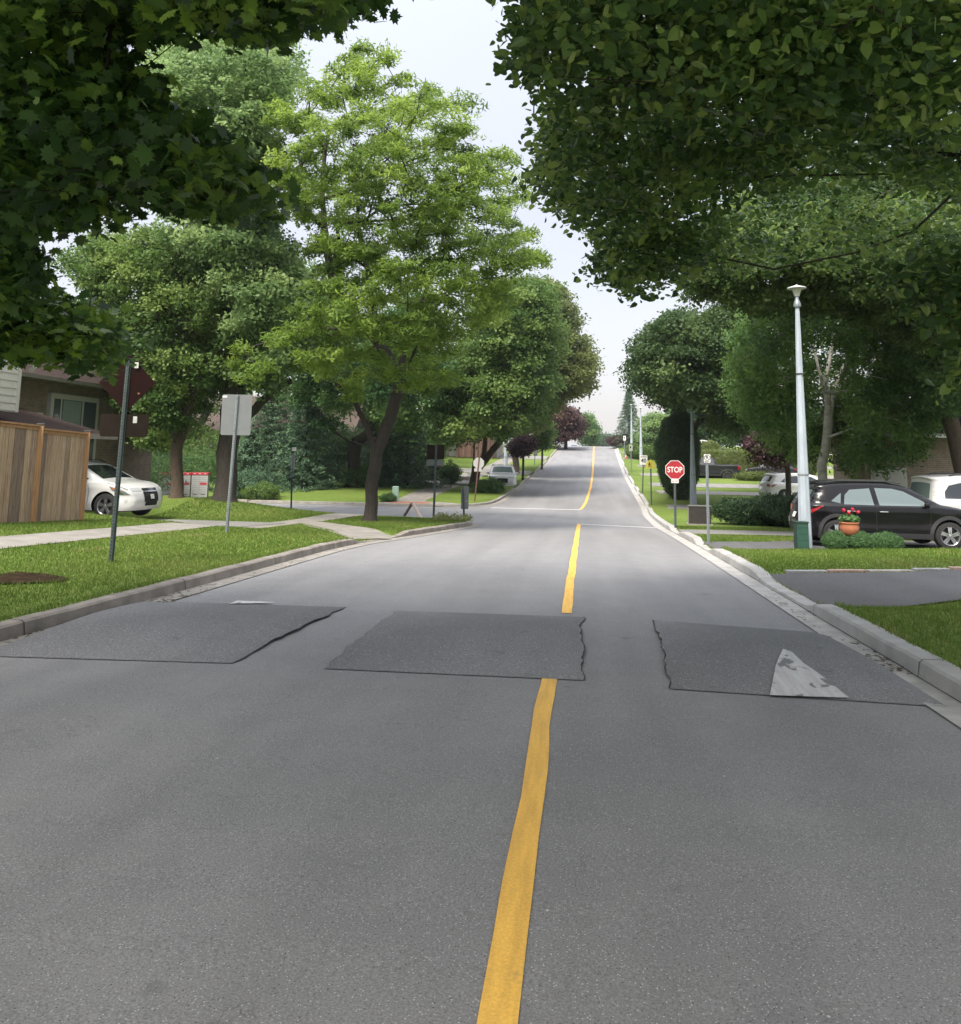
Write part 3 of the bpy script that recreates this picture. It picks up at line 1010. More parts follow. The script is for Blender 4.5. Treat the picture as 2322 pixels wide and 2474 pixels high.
def fill_points(poly, depth, rd, n, inset, minsep=0.0, shell=.45, ragged=0.0, holes=0.0):
    """points in a volume whose outline from the street is poly (photo px); rd = half depth in m"""
    q = np.array(poly, float)
    lo, hi = q.min(0), q.max(0)
    out = np.zeros((0, 3))
    s = F / depth
    dmax = None
    tries = 0
    while len(out) < n and tries < 60:
        tries += 1
        P = rng.uniform(lo, hi, (n * 3, 2))
        de = inside_dist(P, poly)
        if dmax is None: dmax = np.percentile(de[de > 0], 97) if (de > 0).any() else 1
        q1 = np.sin(P[:, 0] * .026 * s / 60 + poly[0][0]) * np.sin(P[:, 1] * .031 * s / 60 + poly[0][1]) + .6 * np.sin(P[:, 0] * .061 * s / 60 + P[:, 1] * .047 * s / 60)
        k = de > (inset + ragged * np.clip(q1, 0, 1)) * s
        P = P[k]; de = de[k]
        t = rd * np.sqrt(np.clip(1 - (1 - np.clip((de + 2) / dmax, 0, 1)) ** 2, 0, 1))
        o = np.sign(rng.uniform(-1, 1, len(P))) * rng.random(len(P)) ** shell * t
        pts = at(P[:, 0], P[:, 1], depth + o)
        if holes:
            w = 2.6 * 60 / s / 2.2
            f_ = np.sin(pts[:, 0] * 2.2 / w + depth) * np.sin(pts[:, 1] * 1.7 / w) * np.sin(pts[:, 2] * 2.6 / w + 1.3)
            pts = pts[f_ > -1 + holes]
        if minsep > 0:
            acc = list(out)
            for p in pts:
                if not acc or np.min(np.linalg.norm(np.array(acc) - p, axis=1)) > minsep:
                    acc.append(p)
                if len(acc) >= n: break
            out = np.array(acc)
        else:
            out = np.concatenate([out, pts])[:n]
    return out

BARK = {}
def bark(kind):
    if kind not in BARK:
        if kind == 'grey': BARK[kind] = mat('bark_grey', (.085, .07, .055), .95, c2=(.035, .028, .022), scale=9, bump=1.0, bscale=14, stretch=(3, 3, .5))
        if kind == 'brown': BARK[kind] = mat('bark_brown', (.10, .075, .052), .95, c2=(.05, .036, .026), scale=10, bump=1.0, bscale=16, stretch=(3, 3, .5))
        if kind == 'dark': BARK[kind] = mat('bark_dark', (.05, .042, .035), .95, c2=(.022, .018, .015), scale=9, bump=1.0, bscale=14, stretch=(3, 3, .5))
        if kind == 'birch': BARK[kind] = mat('bark_birch', (.58, .56, .52), .8, c2=(.30, .28, .26), scale=4, bump=.3, bscale=14, stretch=(1, 1, 1.6))
    return BARK[kind]

def px(poly): return [D(*p) for p in poly]

LM = {}
def LMAT(k):
    if k in LM: return LM[k]
    A = dict(
        locust=((0.077, 0.138, 0.026), (0.165, 0.264, 0.046), (0.275, 0.385, 0.077), 0.55),
        pale=((0.105, 0.182, 0.07), (0.196, 0.301, 0.119), (0.308, 0.42, 0.168), 0.52),
        mid=((0.056, 0.119, 0.031), (0.119, 0.203, 0.05), (0.231, 0.322, 0.091), 0.48),
        green=((0.039, 0.098, 0.034), (0.091, 0.182, 0.056), (0.189, 0.287, 0.098), 0.48),
        dark=((0.022, 0.051, 0.019), (0.046, 0.097, 0.032), (0.108, 0.176, 0.054), 0.40),
        spruce=((0.031, 0.071, 0.043), (0.069, 0.132, 0.071), (0.144, 0.230, 0.108), 0.17),
        brownish=((0.077, 0.112, 0.034), (0.154, 0.193, 0.059), (0.259, 0.287, 0.098), 0.46),
        olive=((0.032, 0.063, 0.016), (0.069, 0.116, 0.028), (0.129, 0.192, 0.050), 0.52),
        birch=((0.052, 0.115, 0.030), (0.109, 0.201, 0.048), (0.195, 0.298, 0.080), 0.48),
        dkolive=((0.026, 0.056, 0.017), (0.050, 0.096, 0.028), (0.110, 0.168, 0.050), .40),
        purple=((0.026, 0.014, 0.019), (0.054, 0.024, 0.031), (0.102, 0.054, 0.06), 0.29),
        redpurple=((0.048, 0.024, 0.026), (0.084, 0.041, 0.041), (0.132, 0.072, 0.06), 0.29),
        far=((0.061, 0.105, 0.066), (0.088, 0.138, 0.088), (0.121, 0.176, 0.105), 0.29),  # bluish haze of distance is put into these leaf colours
        maple=((0.025, 0.062, 0.017), (0.062, 0.134, 0.030), (0.206, 0.316, 0.054), 0.48),
        linden=((0.037, 0.082, 0.026), (0.093, 0.172, 0.048), (0.244, 0.335, 0.089), 0.44),
        box=((0.04, 0.095, 0.035), (0.07, 0.15, 0.05), (0.12, 0.22, 0.08), 0.29),
        yew=((0.014, 0.036, 0.012), (0.029, 0.066, 0.022), (0.066, 0.114, 0.036), 0.14),
        hedge=((0.07, 0.1, 0.022), (0.115, 0.155, 0.036), (0.17, 0.21, 0.055), 0.29),
        bract=((0.14, 0.2, 0.055), (0.19, 0.25, 0.08), (0.26, 0.31, 0.11), 0.46),
    )[k]
    LM[k] = leaf_mat('leaf_' + k, A[0], A[1], A[2], A[3], .5 if k not in ('linden', 'maple') else .42, .3 if k not in ('linden', 'maple') else .42)
    return LM[k]

def tree(name, label, cat, polys, depth, rd, base_px, leafk, barkk='grey', n_cl=160, cr=.55, flat=.55, per=36, ls=.26, tm=None,
         base_depth=None, trunk_r=.25, fork=None, group=None, up_bias=.7, minsep=.5, hang=0, r_tip=.012, trunk=True, lean=None, limbs_px=None, inset=.5, rvar=.26, droop=.12, rag=1.0, clear=None):
    tm = tm or SPR
    per = int(per * 1.35); flat = flat * .82
    pts = []
    polys = [px(p) for p in polys]
    areas = [abs(sum(a[0] * b[1] - b[0] * a[1] for a, b in zip(p, p[1:] + p[:1]))) for p in polys]
    for p, a in zip(polys, areas):
        pts.append(fill_points(p, depth, rd, max(3, int(n_cl * .78 * a / sum(areas))), cr * inset, minsep * 1.08, ragged=cr * rag, holes=.68))
    C = np.concatenate(pts)
    if clear:
        u_, v_, z_ = project(C)
        C = C[~(in_poly(np.stack([u_, v_], 1), px(clear)) & (z_ < depth + .4))]
    if base_depth is None:
        b = hit(*D(*base_px))
    else:
        b = at(*D(*base_px), base_depth)
        b[2] = float(G(b[0], b[1]))
    b[2] -= .05
    root = thing(name, label, cat, tuple(b), 0, group)
    paths = limbs_px or [[base_px, fork or (base_px[0], base_px[1] - 100)]]
    nodes0, par0 = [], []
    for pi, path in enumerate(paths):
        prev = -1
        for qi, q in enumerate(path):
            if pi == 0 and qi == 0:
                P_ = np.array(b)
            else:
                P_ = ath(*D(q[0], q[1]), b)
                if len(q) > 2: P_ = P_ + HF * q[2]
            if pi > 0 and qi == 0:
                prev = int(np.argmin([np.linalg.norm(n_ - P_) for n_ in nodes0]))
                continue
            if prev < 0:
                nodes0.append(P_); par0.append(-1); prev = 0
                continue
            a_ = nodes0[prev]
            k_ = max(2, int(np.linalg.norm(P_ - a_) / .8))
            for s_ in range(1, k_ + 1):
                w_ = (math.sin(s_ * 2.1 + pi * 3) * .05) if s_ < k_ else 0
                nodes0.append(a_ + (P_ - a_) * s_ / k_ + np.array([w_, w_ * .5, 0]) * min(1.5, trunk_r * 4)); par0.append(prev); prev = len(nodes0) - 1
        if pi == 0: ntrunk = len(nodes0)
        if pi == 1: limb1 = (ntrunk, len(nodes0))
    nodes, par, rad, ns = skeleton(nodes0, list(C), r_tip, None, trunk_r, droop, par0)
    if limbs_px and len(limbs_px) > 1:
        for i in range(*limb1): rad[i] = max(rad[i], trunk_r * (.52 - .30 * (i - limb1[0]) / max(1, limb1[1] - limb1[0])))
    if trunk:
        mb = MB()
        tp = [tuple(nodes[0] - b), tuple(nodes[0] - b + (nodes[1] - nodes[0]) * .25)] + [tuple(nodes[i] - b) for i in range(1, ntrunk)]
        mb.tube(tp, [rad[0] * 1.5, rad[0] * 1.1] + [float(rad[i]) for i in range(1, ntrunk)], 12, cap=False)
        mb.build('trunk', bark(barkk), root, True)
    branch_mesh('branches', nodes, par, rad, bark(barkk), root, b, ntrunk)
    # leaves
    cl_r = cr * rng.uniform(.65, 1.35, len(C))
    cl_c = np.clip(rng.normal(.45, rvar, len(C)), 0, 1)
    cen = C.mean(0)
    parts = []
    idx = np.repeat(np.arange(len(C)), per)
    n = len(idx)
    o = rng.normal(size=(n, 3)); o /= np.linalg.norm(o, axis=1)[:, None]
    o *= (rng.random(n) ** .45)[:, None]
    o[:, 2] *= flat
    if hang: o[:, 2] = o[:, 2] * 1.0 - rng.random(n) * hang
    P = C[idx] + o * cl_r[idx][:, None]
    outw = (P - cen); outw /= np.linalg.norm(outw, axis=1)[:, None] + 1e-6
    N_ = rng.normal(size=(n, 3)) * .45 + outw * .35 + np.array([0, 0, up_bias])
    rn = np.clip(cl_c[idx] + rng.normal(0, .14, n), 0, 1)
    which = rng.integers(0, len(tm), n)
    for w in range(len(tm)):
        k = which == w
        parts.append(place_leaves(P[k], N_[k], ls * rng.uniform(.7, 1.3, k.sum()), tm[w], rn[k]))
    merge_leaves('crown', parts, LMAT(leafk), root, b)
    return root

# --- street trees on the left
tree('honey_locust', 'bright yellow-green feathery tree on the corner lawn, its trunk forking low', 'tree',
     [[(655, 85), (700, 75), (760, 95), (800, 125), (850, 165), (920, 175), (935, 215), (950, 290), (1010, 265), (1015, 320), (1045, 400), (1060, 440), (1075, 510), (1000, 560), (990, 640), (900, 680), (880, 760), (800, 800), (740, 730), (690, 790), (640, 740), (560, 720), (480, 760), (430, 700), (520, 620), (560, 560), (600, 500), (560, 420), (520, 350), (480, 290), (490, 220), (540, 190), (600, 160), (640, 120)]],
     26.8, 5.0, (718, 1012), 'locust', 'dark', rag=.8, n_cl=700, cr=.50, flat=.52, per=21, ls=.27, tm=SPR_L, trunk_r=.205, limbs_px=[[(718, 1012), (721, 940), (731, 875), (748, 832), (764, 790), (776, 730), (786, 640, .4), (790, 520, .3)],
          [(731, 878), (712, 825), (688, 775), (652, 745)], [(776, 730), (730, 660, .8), (712, 560, 1), (690, 420, .6), (686, 280)],
          [(766, 790), (805, 700, -1), (850, 610, -1.4), (905, 560, -1)], [(786, 640), (840, 520, .8), (868, 400, .5), (905, 330)], [(730, 660), (655, 560, -.6), (630, 440), (628, 330), (640, 250)]], minsep=.36, up_bias=1.0, r_tip=.013, inset=.35, droop=.05)
tree('maple_tree', 'large spreading green tree with the thickest dark trunk, behind the square grey sign', 'tree',
     [[(270, 75), (330, 50), (400, 70), (450, 40), (520, 60), (588, 60), (590, 130), (560, 200), (540, 330), (545, 430), (600, 520), (620, 640), (560, 760), (500, 800), (470, 760), (400, 640), (340, 560), (300, 420), (280, 250)]],
     31, 4.5, (435, 966), 'pale', 'dark', rag=.5, n_cl=430, cr=.75, flat=.6, per=42, ls=.34, base_depth=29.3, trunk_r=.36, limbs_px=[[(435, 966), (440, 880), (447, 800), (440, 700), (420, 560, .6), (400, 450), (390, 300)], [(443, 850), (490, 800), (540, 760, -.4), (565, 740)], [(447, 800), (470, 700, -.8), (500, 560), (520, 380)]], minsep=.6)
tree('maple_tree', 'medium green tree whose trunk stands in front of the mailboxes', 'tree',
     [[(100, 500), (200, 440), (330, 430), (400, 470), (480, 560), (540, 650), (520, 740), (450, 790), (400, 800), (370, 870), (300, 880), (255, 870), (235, 820), (200, 740), (200, 650), (130, 580)]],
     31.5, 3.8, (343, 964), 'mid', 'brown', rag=.5, n_cl=360, cr=.65, flat=.7, per=44, ls=.28, base_depth=29.0, trunk_r=.21, limbs_px=[[(343, 964), (342, 900), (338, 860), (325, 800), (320, 700), (300, 600)], [(340, 880), (356, 840), (368, 780), (385, 700), (362, 600), (345, 520)]], minsep=.5, inset=.4)
tree('shade_tree', 'dark leafy tree across the side street behind the feathery tree', 'tree',
     [[(500, 520), (620, 500), (720, 560), (860, 560), (900, 700), (860, 800), (780, 850), (700, 860), (620, 850), (560, 800), (520, 700)]],
     52, 5, (685, 944), 'green', 'dark', n_cl=170, cr=1.2, flat=.7, per=50, ls=.48, base_depth=53, trunk_r=.42, fork=(690, 860), minsep=.9)
tree('shade_tree', 'broad green tree with three stout trunks behind the back of a stop sign', 'tree',
     [[(850, 880), (830, 790), (880, 680), (930, 560), (1000, 530), (1070, 540), (1100, 600), (1090, 720), (1060, 830), (1000, 850), (960, 880), (900, 860)]],
     54, 6, (921, 943), 'mid', 'brown', rag=.4, n_cl=330, cr=1.05, flat=.65, per=46, ls=.46, trunk_r=.34, limbs_px=[[(922, 943), (920, 890), (918, 830), (915, 760), (930, 650)], [(922, 935), (940, 880), (948, 820), (955, 700), (980, 600)], [(924, 920), (955, 875), (975, 850), (1010, 780)]], minsep=.8)
tree('shade_tree', 'tall brownish-green tree beyond the three-trunked tree, nearest the strip of sky', 'tree',
     [[(960, 560), (1000, 535), (1070, 530), (1110, 565), (1130, 620), (1160, 680), (1155, 735), (1135, 770), (1100, 785), (1060, 820), (1040, 850), (980, 850), (940, 700)]],
     72, 6.5, (1002, 884), 'brownish', 'brown', rag=.3, n_cl=400, cr=1.2, flat=.7, per=46, ls=.55, base_depth=72, trunk_r=.28, fork=(1000, 830), minsep=.9)
tree('purple_tree', 'dark purple-leaved tree at the top of the hill, left side', 'tree',
     [[(1055, 790), (1075, 780), (1125, 785), (1142, 820), (1148, 862), (1100, 868), (1062, 866)]],
     116, 4, (1098, 872), 'redpurple', 'dark', n_cl=90, cr=1.3, per=36, ls=.7, base_depth=116, trunk_r=.25, fork=(1098, 855), minsep=.7)
tree('plum_tree', 'small round dark purple tree beside the left street lamp', 'tree',
     [[(985, 865), (1000, 845), (1030, 845), (1042, 862), (1035, 880), (1015, 888), (992, 886)]],
     64, 1.6, (1015, 924), 'purple', 'dark', n_cl=60, cr=.5, per=30, ls=.30, base_depth=64, trunk_r=.09, fork=(1016, 892), minsep=.25)
tree('young_tree', 'slim light green young tree on the far left verge', 'tree',
     [[(1035, 845), (1050, 800), (1065, 800), (1072, 840), (1065, 870), (1045, 880)]],
     80, 2, (1052, 897), 'mid', 'brown', n_cl=60, cr=.8, per=36, ls=.42, base_depth=80, trunk_r=.1, fork=(1053, 872), minsep=.4)
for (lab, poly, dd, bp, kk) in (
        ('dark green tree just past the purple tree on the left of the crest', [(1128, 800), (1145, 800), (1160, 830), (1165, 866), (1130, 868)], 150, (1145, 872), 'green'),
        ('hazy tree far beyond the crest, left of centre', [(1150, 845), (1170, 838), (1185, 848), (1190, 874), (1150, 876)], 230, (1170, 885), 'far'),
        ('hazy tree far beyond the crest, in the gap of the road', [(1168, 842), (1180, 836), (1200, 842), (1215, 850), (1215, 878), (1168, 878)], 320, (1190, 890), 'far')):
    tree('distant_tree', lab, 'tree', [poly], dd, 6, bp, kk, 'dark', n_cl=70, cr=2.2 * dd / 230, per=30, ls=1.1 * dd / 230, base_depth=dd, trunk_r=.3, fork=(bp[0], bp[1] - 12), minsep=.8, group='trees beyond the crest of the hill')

# spruces behind the locust: tiers of hanging sprays on a straight trunk
def spruce(label, base, bd, H, rb, leafk='spruce', name='spruce_tree', n=None, group=None):
    b = at(*D(*base), bd); b[2] = float(G(b[0], b[1])) - .05
    root = thing(name, label, 'spruce tree', tuple(b), 0, group)
    MB().tube([(0, 0, 0), (0, 0, H * .97)], [H * .02 + .05, .02], 8).build('trunk', bark('dark'), root, True)
    n = n or int(420 * H)
    t = rng.random(n) ** 1.25
    tier = (np.floor(t * H / .42) + .5) * .42 / H
    t = np.where(rng.random(n) < .65, tier, t)
    a = rng.integers(0, 13, n) * 2 * PI / 13 + rng.normal(0, .13, n) + t * 9
    rr = rb * (1 - t) ** .85 * (rng.random(n) ** .5) * (1 + .18 * np.sin(a * 3 + t * 20))
    P = b + np.stack([np.cos(a) * rr, np.sin(a) * rr, t * H * .97 + .35 - rr * .22 + rng.normal(0, .05, n)], 1)
    Nn = np.stack([np.cos(a) * .3, np.sin(a) * .3, np.ones(n)], 1) + rng.normal(0, .3, (n, 3))
    rn = np.clip(.5 + rng.normal(0, .2, n), 0, 1)
    parts = []
    wh = rng.integers(0, 3, n)
    for w in range(3):
        k = wh == w
        parts.append(place_leaves(P[k], Nn[k], np.full(k.sum(), .30) * rng.uniform(.8, 1.4, k.sum()), SPR_L[w], rn[k]))
    merge_leaves('foliage', parts, LMAT(leafk), root, b)
    return root
spruce('blue-green spruce directly behind the street name sign', (590, 950), 52, 6.5, 2.9)
spruce('wide dark spruce in front of the dark pickup across the side street', (790, 935), 55, 5.6, 2.8)
spruce('tall dark spruce between the thick trunk and the name sign', (520, 950), 56, 7.5, 3.0)
spruce('leafy spruce just left of the brown sign back', (735, 940), 57, 7.0, 2.6)
spruce('low spreading spruce by the corner bushes', (480, 965), 50, 3.2, 2.2)
spruce('tall bluish spruce far up the hill on the right against the sky', (1222, 870), 118, 8.5, 2.7, n=3000)

# --- trees on the right
tree('shade_tree', 'dark-leaved tree overhanging the right side behind the stop sign', 'tree',
     [[(1198, 690), (1215, 645), (1255, 625), (1290, 578), (1340, 590), (1400, 550), (1480, 570), (1530, 700), (1520, 830), (1420, 850), (1340, 835), (1300, 810), (1255, 800), (1230, 760), (1212, 730)]],
     46, 5.5, (1318, 935), 'dkolive', 'dark', rag=1.1, n_cl=380, cr=.95, flat=.6, per=48, ls=.40, base_depth=52.5, trunk_r=.22, fork=(1335, 840), minsep=.75)
tree('birch_tree', 'weeping birch with white bark and hanging green foliage behind the dark car', 'tree',
     [[(1400, 680), (1440, 600), (1500, 550), (1640, 530), (1720, 560), (1770, 650), (1790, 720), (1820, 800), (1800, 870), (1750, 890), (1690, 915), (1650, 930), (1610, 910), (1560, 890), (1510, 860), (1440, 820), (1410, 760)]],
     30, 3.6, (1598, 1010), 'birch', 'birch', clear=[(1560, 640), (1640, 640), (1650, 760), (1635, 915), (1570, 915)], rag=.5, n_cl=320, cr=.52, flat=1.1, per=34, ls=.30, tm=SPR_H, base_depth=30, trunk_r=.17, limbs_px=[[(1598, 1010), (1596, 900), (1606, 850), (1608, 780), (1590, 720), (1575, 660), (1590, 600)], [(1607, 800), (1630, 730), (1650, 690), (1700, 700)], [(1606, 760), (1620, 640), (1640, 590)]], minsep=.45, hang=.9, up_bias=.4)
tree('plum_tree', 'dark purple plum tree beside the white lamp post', 'tree',
     [[(1440, 850), (1480, 820), (1560, 830), (1590, 870), (1560, 905), (1510, 915), (1470, 900), (1448, 880)]],
     42, 2.6, (1530, 975), 'purple', 'dark', n_cl=90, cr=.6, per=40, ls=.30, base_depth=42, trunk_r=.14, fork=(1530, 910), minsep=.35)
tree('shade_tree', 'dark green tree at the right edge above the white car', 'tree',
     [[(1700, 560), (1800, 540), (1900, 560), (1900, 810), (1840, 825), (1790, 820), (1740, 760)]],
     29, 3, (1900, 960), 'green', 'dark', n_cl=210, cr=.65, per=46, ls=.28, base_depth=33, trunk_r=.2, fork=(1880, 820), minsep=.45)
tree('maple_tree', 'olive green tree behind the lamp post, seen through the overhanging branches', 'tree',
     [[(1330, 610), (1320, 480), (1380, 400), (1500, 330), (1700, 310), (1900, 330), (1900, 760), (1800, 700), (1700, 650), (1600, 620), (1450, 620)]],
     24, 3.0, (1900, 1000), 'olive', 'brown', rag=.3, n_cl=520, cr=.55, flat=.6, per=46, ls=.25, base_depth=27, trunk_r=.25, fork=(1840, 800), minsep=.42)
tree('leafy_tree', 'light green round tree beyond the tall narrow cedar', 'tree',
     [[(1240, 850), (1245, 810), (1265, 795), (1290, 800), (1310, 850), (1300, 875), (1245, 880)]],
     96, 3, (1262, 890), 'pale', 'brown', n_cl=80, cr=1.0, per=36, ls=.5, base_depth=96, trunk_r=.15, fork=(1262, 878), minsep=.5)
for (lab, poly, dd, bp, kk) in (
        ('dark tree standing behind the houses at the far right of the hill', [(1290, 780), (1340, 740), (1420, 760), (1440, 830), (1420, 862), (1300, 862)], 105, (1370, 880), 'green'),
        ('second dark tree behind the clipped hedge on the right', [(1400, 780), (1480, 760), (1560, 790), (1570, 862), (1400, 872)], 92, (1480, 890), 'green'),
        ('dark tree filling the gap behind the plum tree and the white lamp post', [(1440, 800), (1470, 760), (1560, 760), (1640, 800), (1640, 880), (1560, 905), (1470, 880)], 60, (1560, 930), 'dark'),
        ('green tree rising behind the brown-roofed house on the left', [(120, 560), (240, 470), (420, 500), (520, 640), (500, 800), (250, 820), (130, 700)], 62, (330, 940), 'mid'),
        ('green background tree behind the corner spruces on the left', [(480, 640), (620, 600), (820, 620), (900, 700), (890, 850), (700, 880), (500, 860)], 78, (700, 930), 'green'),
        ('green tree behind the brown fence on the far left block', [(800, 700), (900, 660), (960, 700), (980, 860), (930, 872), (820, 870)], 95, (880, 905), 'mid')):
    tree('background_tree', lab, 'tree', [poly], dd, 5, bp, kk, 'dark', n_cl=130, cr=dd / 60., per=44, ls=dd / 150., base_depth=dd, trunk_r=.3, fork=(bp[0], bp[1] - 30), minsep=.7, group='background trees behind the houses')

# --- clipped and wild shrubs
def shrub(name, label, c, r, leafk, n, ls=.07, group=None, cat='shrub', shell=.25, lumpy=.12, tm=None, base=.0, box=False, jut=0):
    """c = ground point; r = half sizes (x, y, z)"""
    b = np.array([c[0], c[1], c[2] if len(c) > 2 else float(G(c[0], c[1]))])
    root = thing(name, label, cat, tuple(b), 0, group)
    r = np.array(r, float)
    o = rng.normal(size=(n, 3)); o /= np.linalg.norm(o, axis=1)[:, None]
    if box:
        o = o / (np.abs(o) ** 8).sum(1)[:, None] ** (1 / 8)
    o = o * (1 - rng.random(n) ** 2 * shell * 2)[:, None]
    lump = 1 + lumpy * np.sin(o[:, 0] * 5 + 1) * np.sin(o[:, 1] * 4 + 2) + lumpy * .7 * np.sin(o[:, 2] * 7 + o[:, 0] * 6)
    if jut: lump = lump + jut * (rng.random(n) ** 6)
    P = o * r * lump[:, None]
    P[:, 2] += r[2] * .92 + base
    k = P[:, 2] > .01
    P, o = P[k], o[k]
    n = len(P)
    # woody core so no light leaks through
    mb = MB()
    for a in range(7):
        w = a * 2 * PI / 7
        mb.tube([(0, 0, 0), (math.cos(w) * r[0] * .35, math.sin(w) * r[1] * .35, r[2] * .8 + base), (math.cos(w) * r[0] * .7, math.sin(w) * r[1] * .7, r[2] * 1.4 + base)], [.03, .02, .006], 4)
    mb.build('stems', bark('dark'), root)
    rn = np.clip(.48 + rng.normal(0, .2, n), 0, 1)
    parts = []
    tm = tm or SPR
    wh = rng.integers(0, len(tm), n)
    for w in range(len(tm)):
        q = wh == w
        parts.append(place_leaves(b + P[q], o[q] + rng.normal(0, .5, (q.sum(), 3)) + np.array([0, 0, .3]), ls * rng.uniform(.7, 1.3, q.sum()), tm[w], rn[q]))
    merge_leaves('foliage', parts, LMAT(leafk), root, b)
    return root

# --- overhanging trees beside the camera
def near_tree(name, label, cat, regions, base, trunk_r, trunk_top, tm, leafk, size, over=None, extra=None, twig=.34, barkk='dark', per=26):
    """regions: (poly overview px, depth, half depth, n twigs)"""
    b = np.array([base[0], base[1], float(G(base[0], base[1])) - .05])
    root = thing(name, label, cat, tuple(b))
    C = []
    for poly, d, rd, n in regions:
        C.append(fill_points(px(poly), d, rd, n, .06, .10 + .012 * d, shell=.8, ragged=.35, holes=.62))
    A = [px(r_[0]) for r_ in regions]
    # unseen crown above and beside the frame, added and widened to shade the road
    if over:
        cx, cy, cz, rx, ry, rz_, n = over
        o = rng.normal(size=(n * 3, 3)); o /= np.linalg.norm(o, axis=1)[:, None]
        o *= (rng.random(n * 3) ** .4)[:, None]
        P = np.array([cx, cy, cz]) + o * np.array([rx, ry, rz_])
        P = P[P[:, 2] > 4.2]
        u, v, z = project(P)
        mar = 260 / np.clip(z, .8, 20) * 5
        seen = (z > -.6) & (u > -mar) & (u < W0 + mar) & (v > -mar) & (v < H0)
        P = P[~seen][:n]
        C.append(P)
    C = np.concatenate(C)
    top = np.array(trunk_top, float)
    start = [b] + [b + (top - b) * k for k in (.3, .6, 1.0)]
    sub = C[rng.choice(len(C), min(len(C), 520), replace=False)]
    nodes, par, rad, ns = skeleton(start, list(sub), .0045, .50, trunk_r, .04)
    for i in range(ns): rad[i] = trunk_r * (1 - .07 * i)
    mb = MB()
    mb.tube([tuple(start[0] - b), tuple(start[0] - b + np.array([0, 0, .3]))] + [tuple(p - b) for p in start[1:]], [trunk_r * 1.4, trunk_r * 1.1, trunk_r, trunk_r * .93, trunk_r * .85], 16)
    mb.build('trunk', bark(barkk), root, True)
    branch_mesh('branches', nodes, par, rad, bark(barkk), root, b, ns)
    idx = np.repeat(np.arange(len(C)), per)
    n = len(idx)
    # each twig: leaves in a drooping layered spray
    da = rng.uniform(0, 2 * PI, len(C))
    dirs = np.stack([np.cos(da), np.sin(da), rng.uniform(-.45, .1, len(C))], 1)
    t = rng.uniform(-1, 1, n)
    P = C[idx] + dirs[idx] * (t * twig)[:, None] + rng.normal(0, 1, (n, 3)) * np.array([.13, .13, .07]) * (twig / .34)
    # keep the outline seen from the street: drop what strays into open sky
    u, v, z = project(P)
    Q = np.stack([u, v], 1)
    inr = np.full(n, -1e9)
    for q in A: inr = np.maximum(inr, inside_dist(Q, q))
    onscreen = (z > .2) & (u > 0) & (u < W0) & (v > 0) & (v < H0)
    hole = 1.15 * np.sin(P[:, 0] * 3.1 + 1) * np.sin(P[:, 1] * 2.7 + .5) * np.sin(P[:, 2] * 3.7 + 2) + .5 * np.sin(P[:, 0] * 7.3) * np.sin(P[:, 2] * 8.1 + P[:, 1] * 3)
    keep = ~onscreen | ((inr > -60 * rng.random(n) ** 3) & ((hole > -.20) | (rng.random(n) < .25)))
    P, idx = P[keep], idx[keep]; n = len(P)
    N_ = rng.normal(size=(n, 3)) * .55 + np.array([0, 0, .8])
    N_[:, :2] += dirs[idx][:, :2] * .3
    tang = dirs[idx] + rng.normal(0, .7, (n, 3)) + np.array([0, 0, -.5])
    cl = np.clip(rng.normal(.46, .34, len(C)), 0, 1)
    rn = np.clip(cl[idx] + rng.normal(0, .13, n), 0, 1)
    dist = np.linalg.norm(P - CAM, axis=1)
    parts = [place_leaves(P, N_, size * rng.uniform(.5, 1.25, n), tm, rn, tangent=tang)]
    merge_leaves('crown', parts, LMAT(leafk), root, b)
    if extra:
        # pale hanging bracts of the linden
        k = rng.choice(n, int(n * extra), replace=False)
        k = k[dist[k] < 9]
        Pb = P[k] + np.stack([np.zeros(len(k)), np.zeros(len(k)), np.full(len(k), -.05)], 1)
        tb = (np.array([(-.13, -.5, 0), (.13, -.5, .02), (.16, .3, .03), (0, .55, 0), (-.16, .3, .03)]), [(0, 1, 2, 3, 4)])
        Nb = rng.normal(size=(len(k), 3)); Nb[:, 2] *= .25
        tg = np.tile(np.array([0, 0, -1.0]), (len(k), 1)) + rng.normal(0, .25, (len(k), 3))
        parts = [place_leaves(Pb, Nb, np.full(len(k), .085), tb, rng.random(len(k)), tangent=tg)]
        merge_leaves('flower_bracts', parts, LMAT('bract'), root, b)
    return root

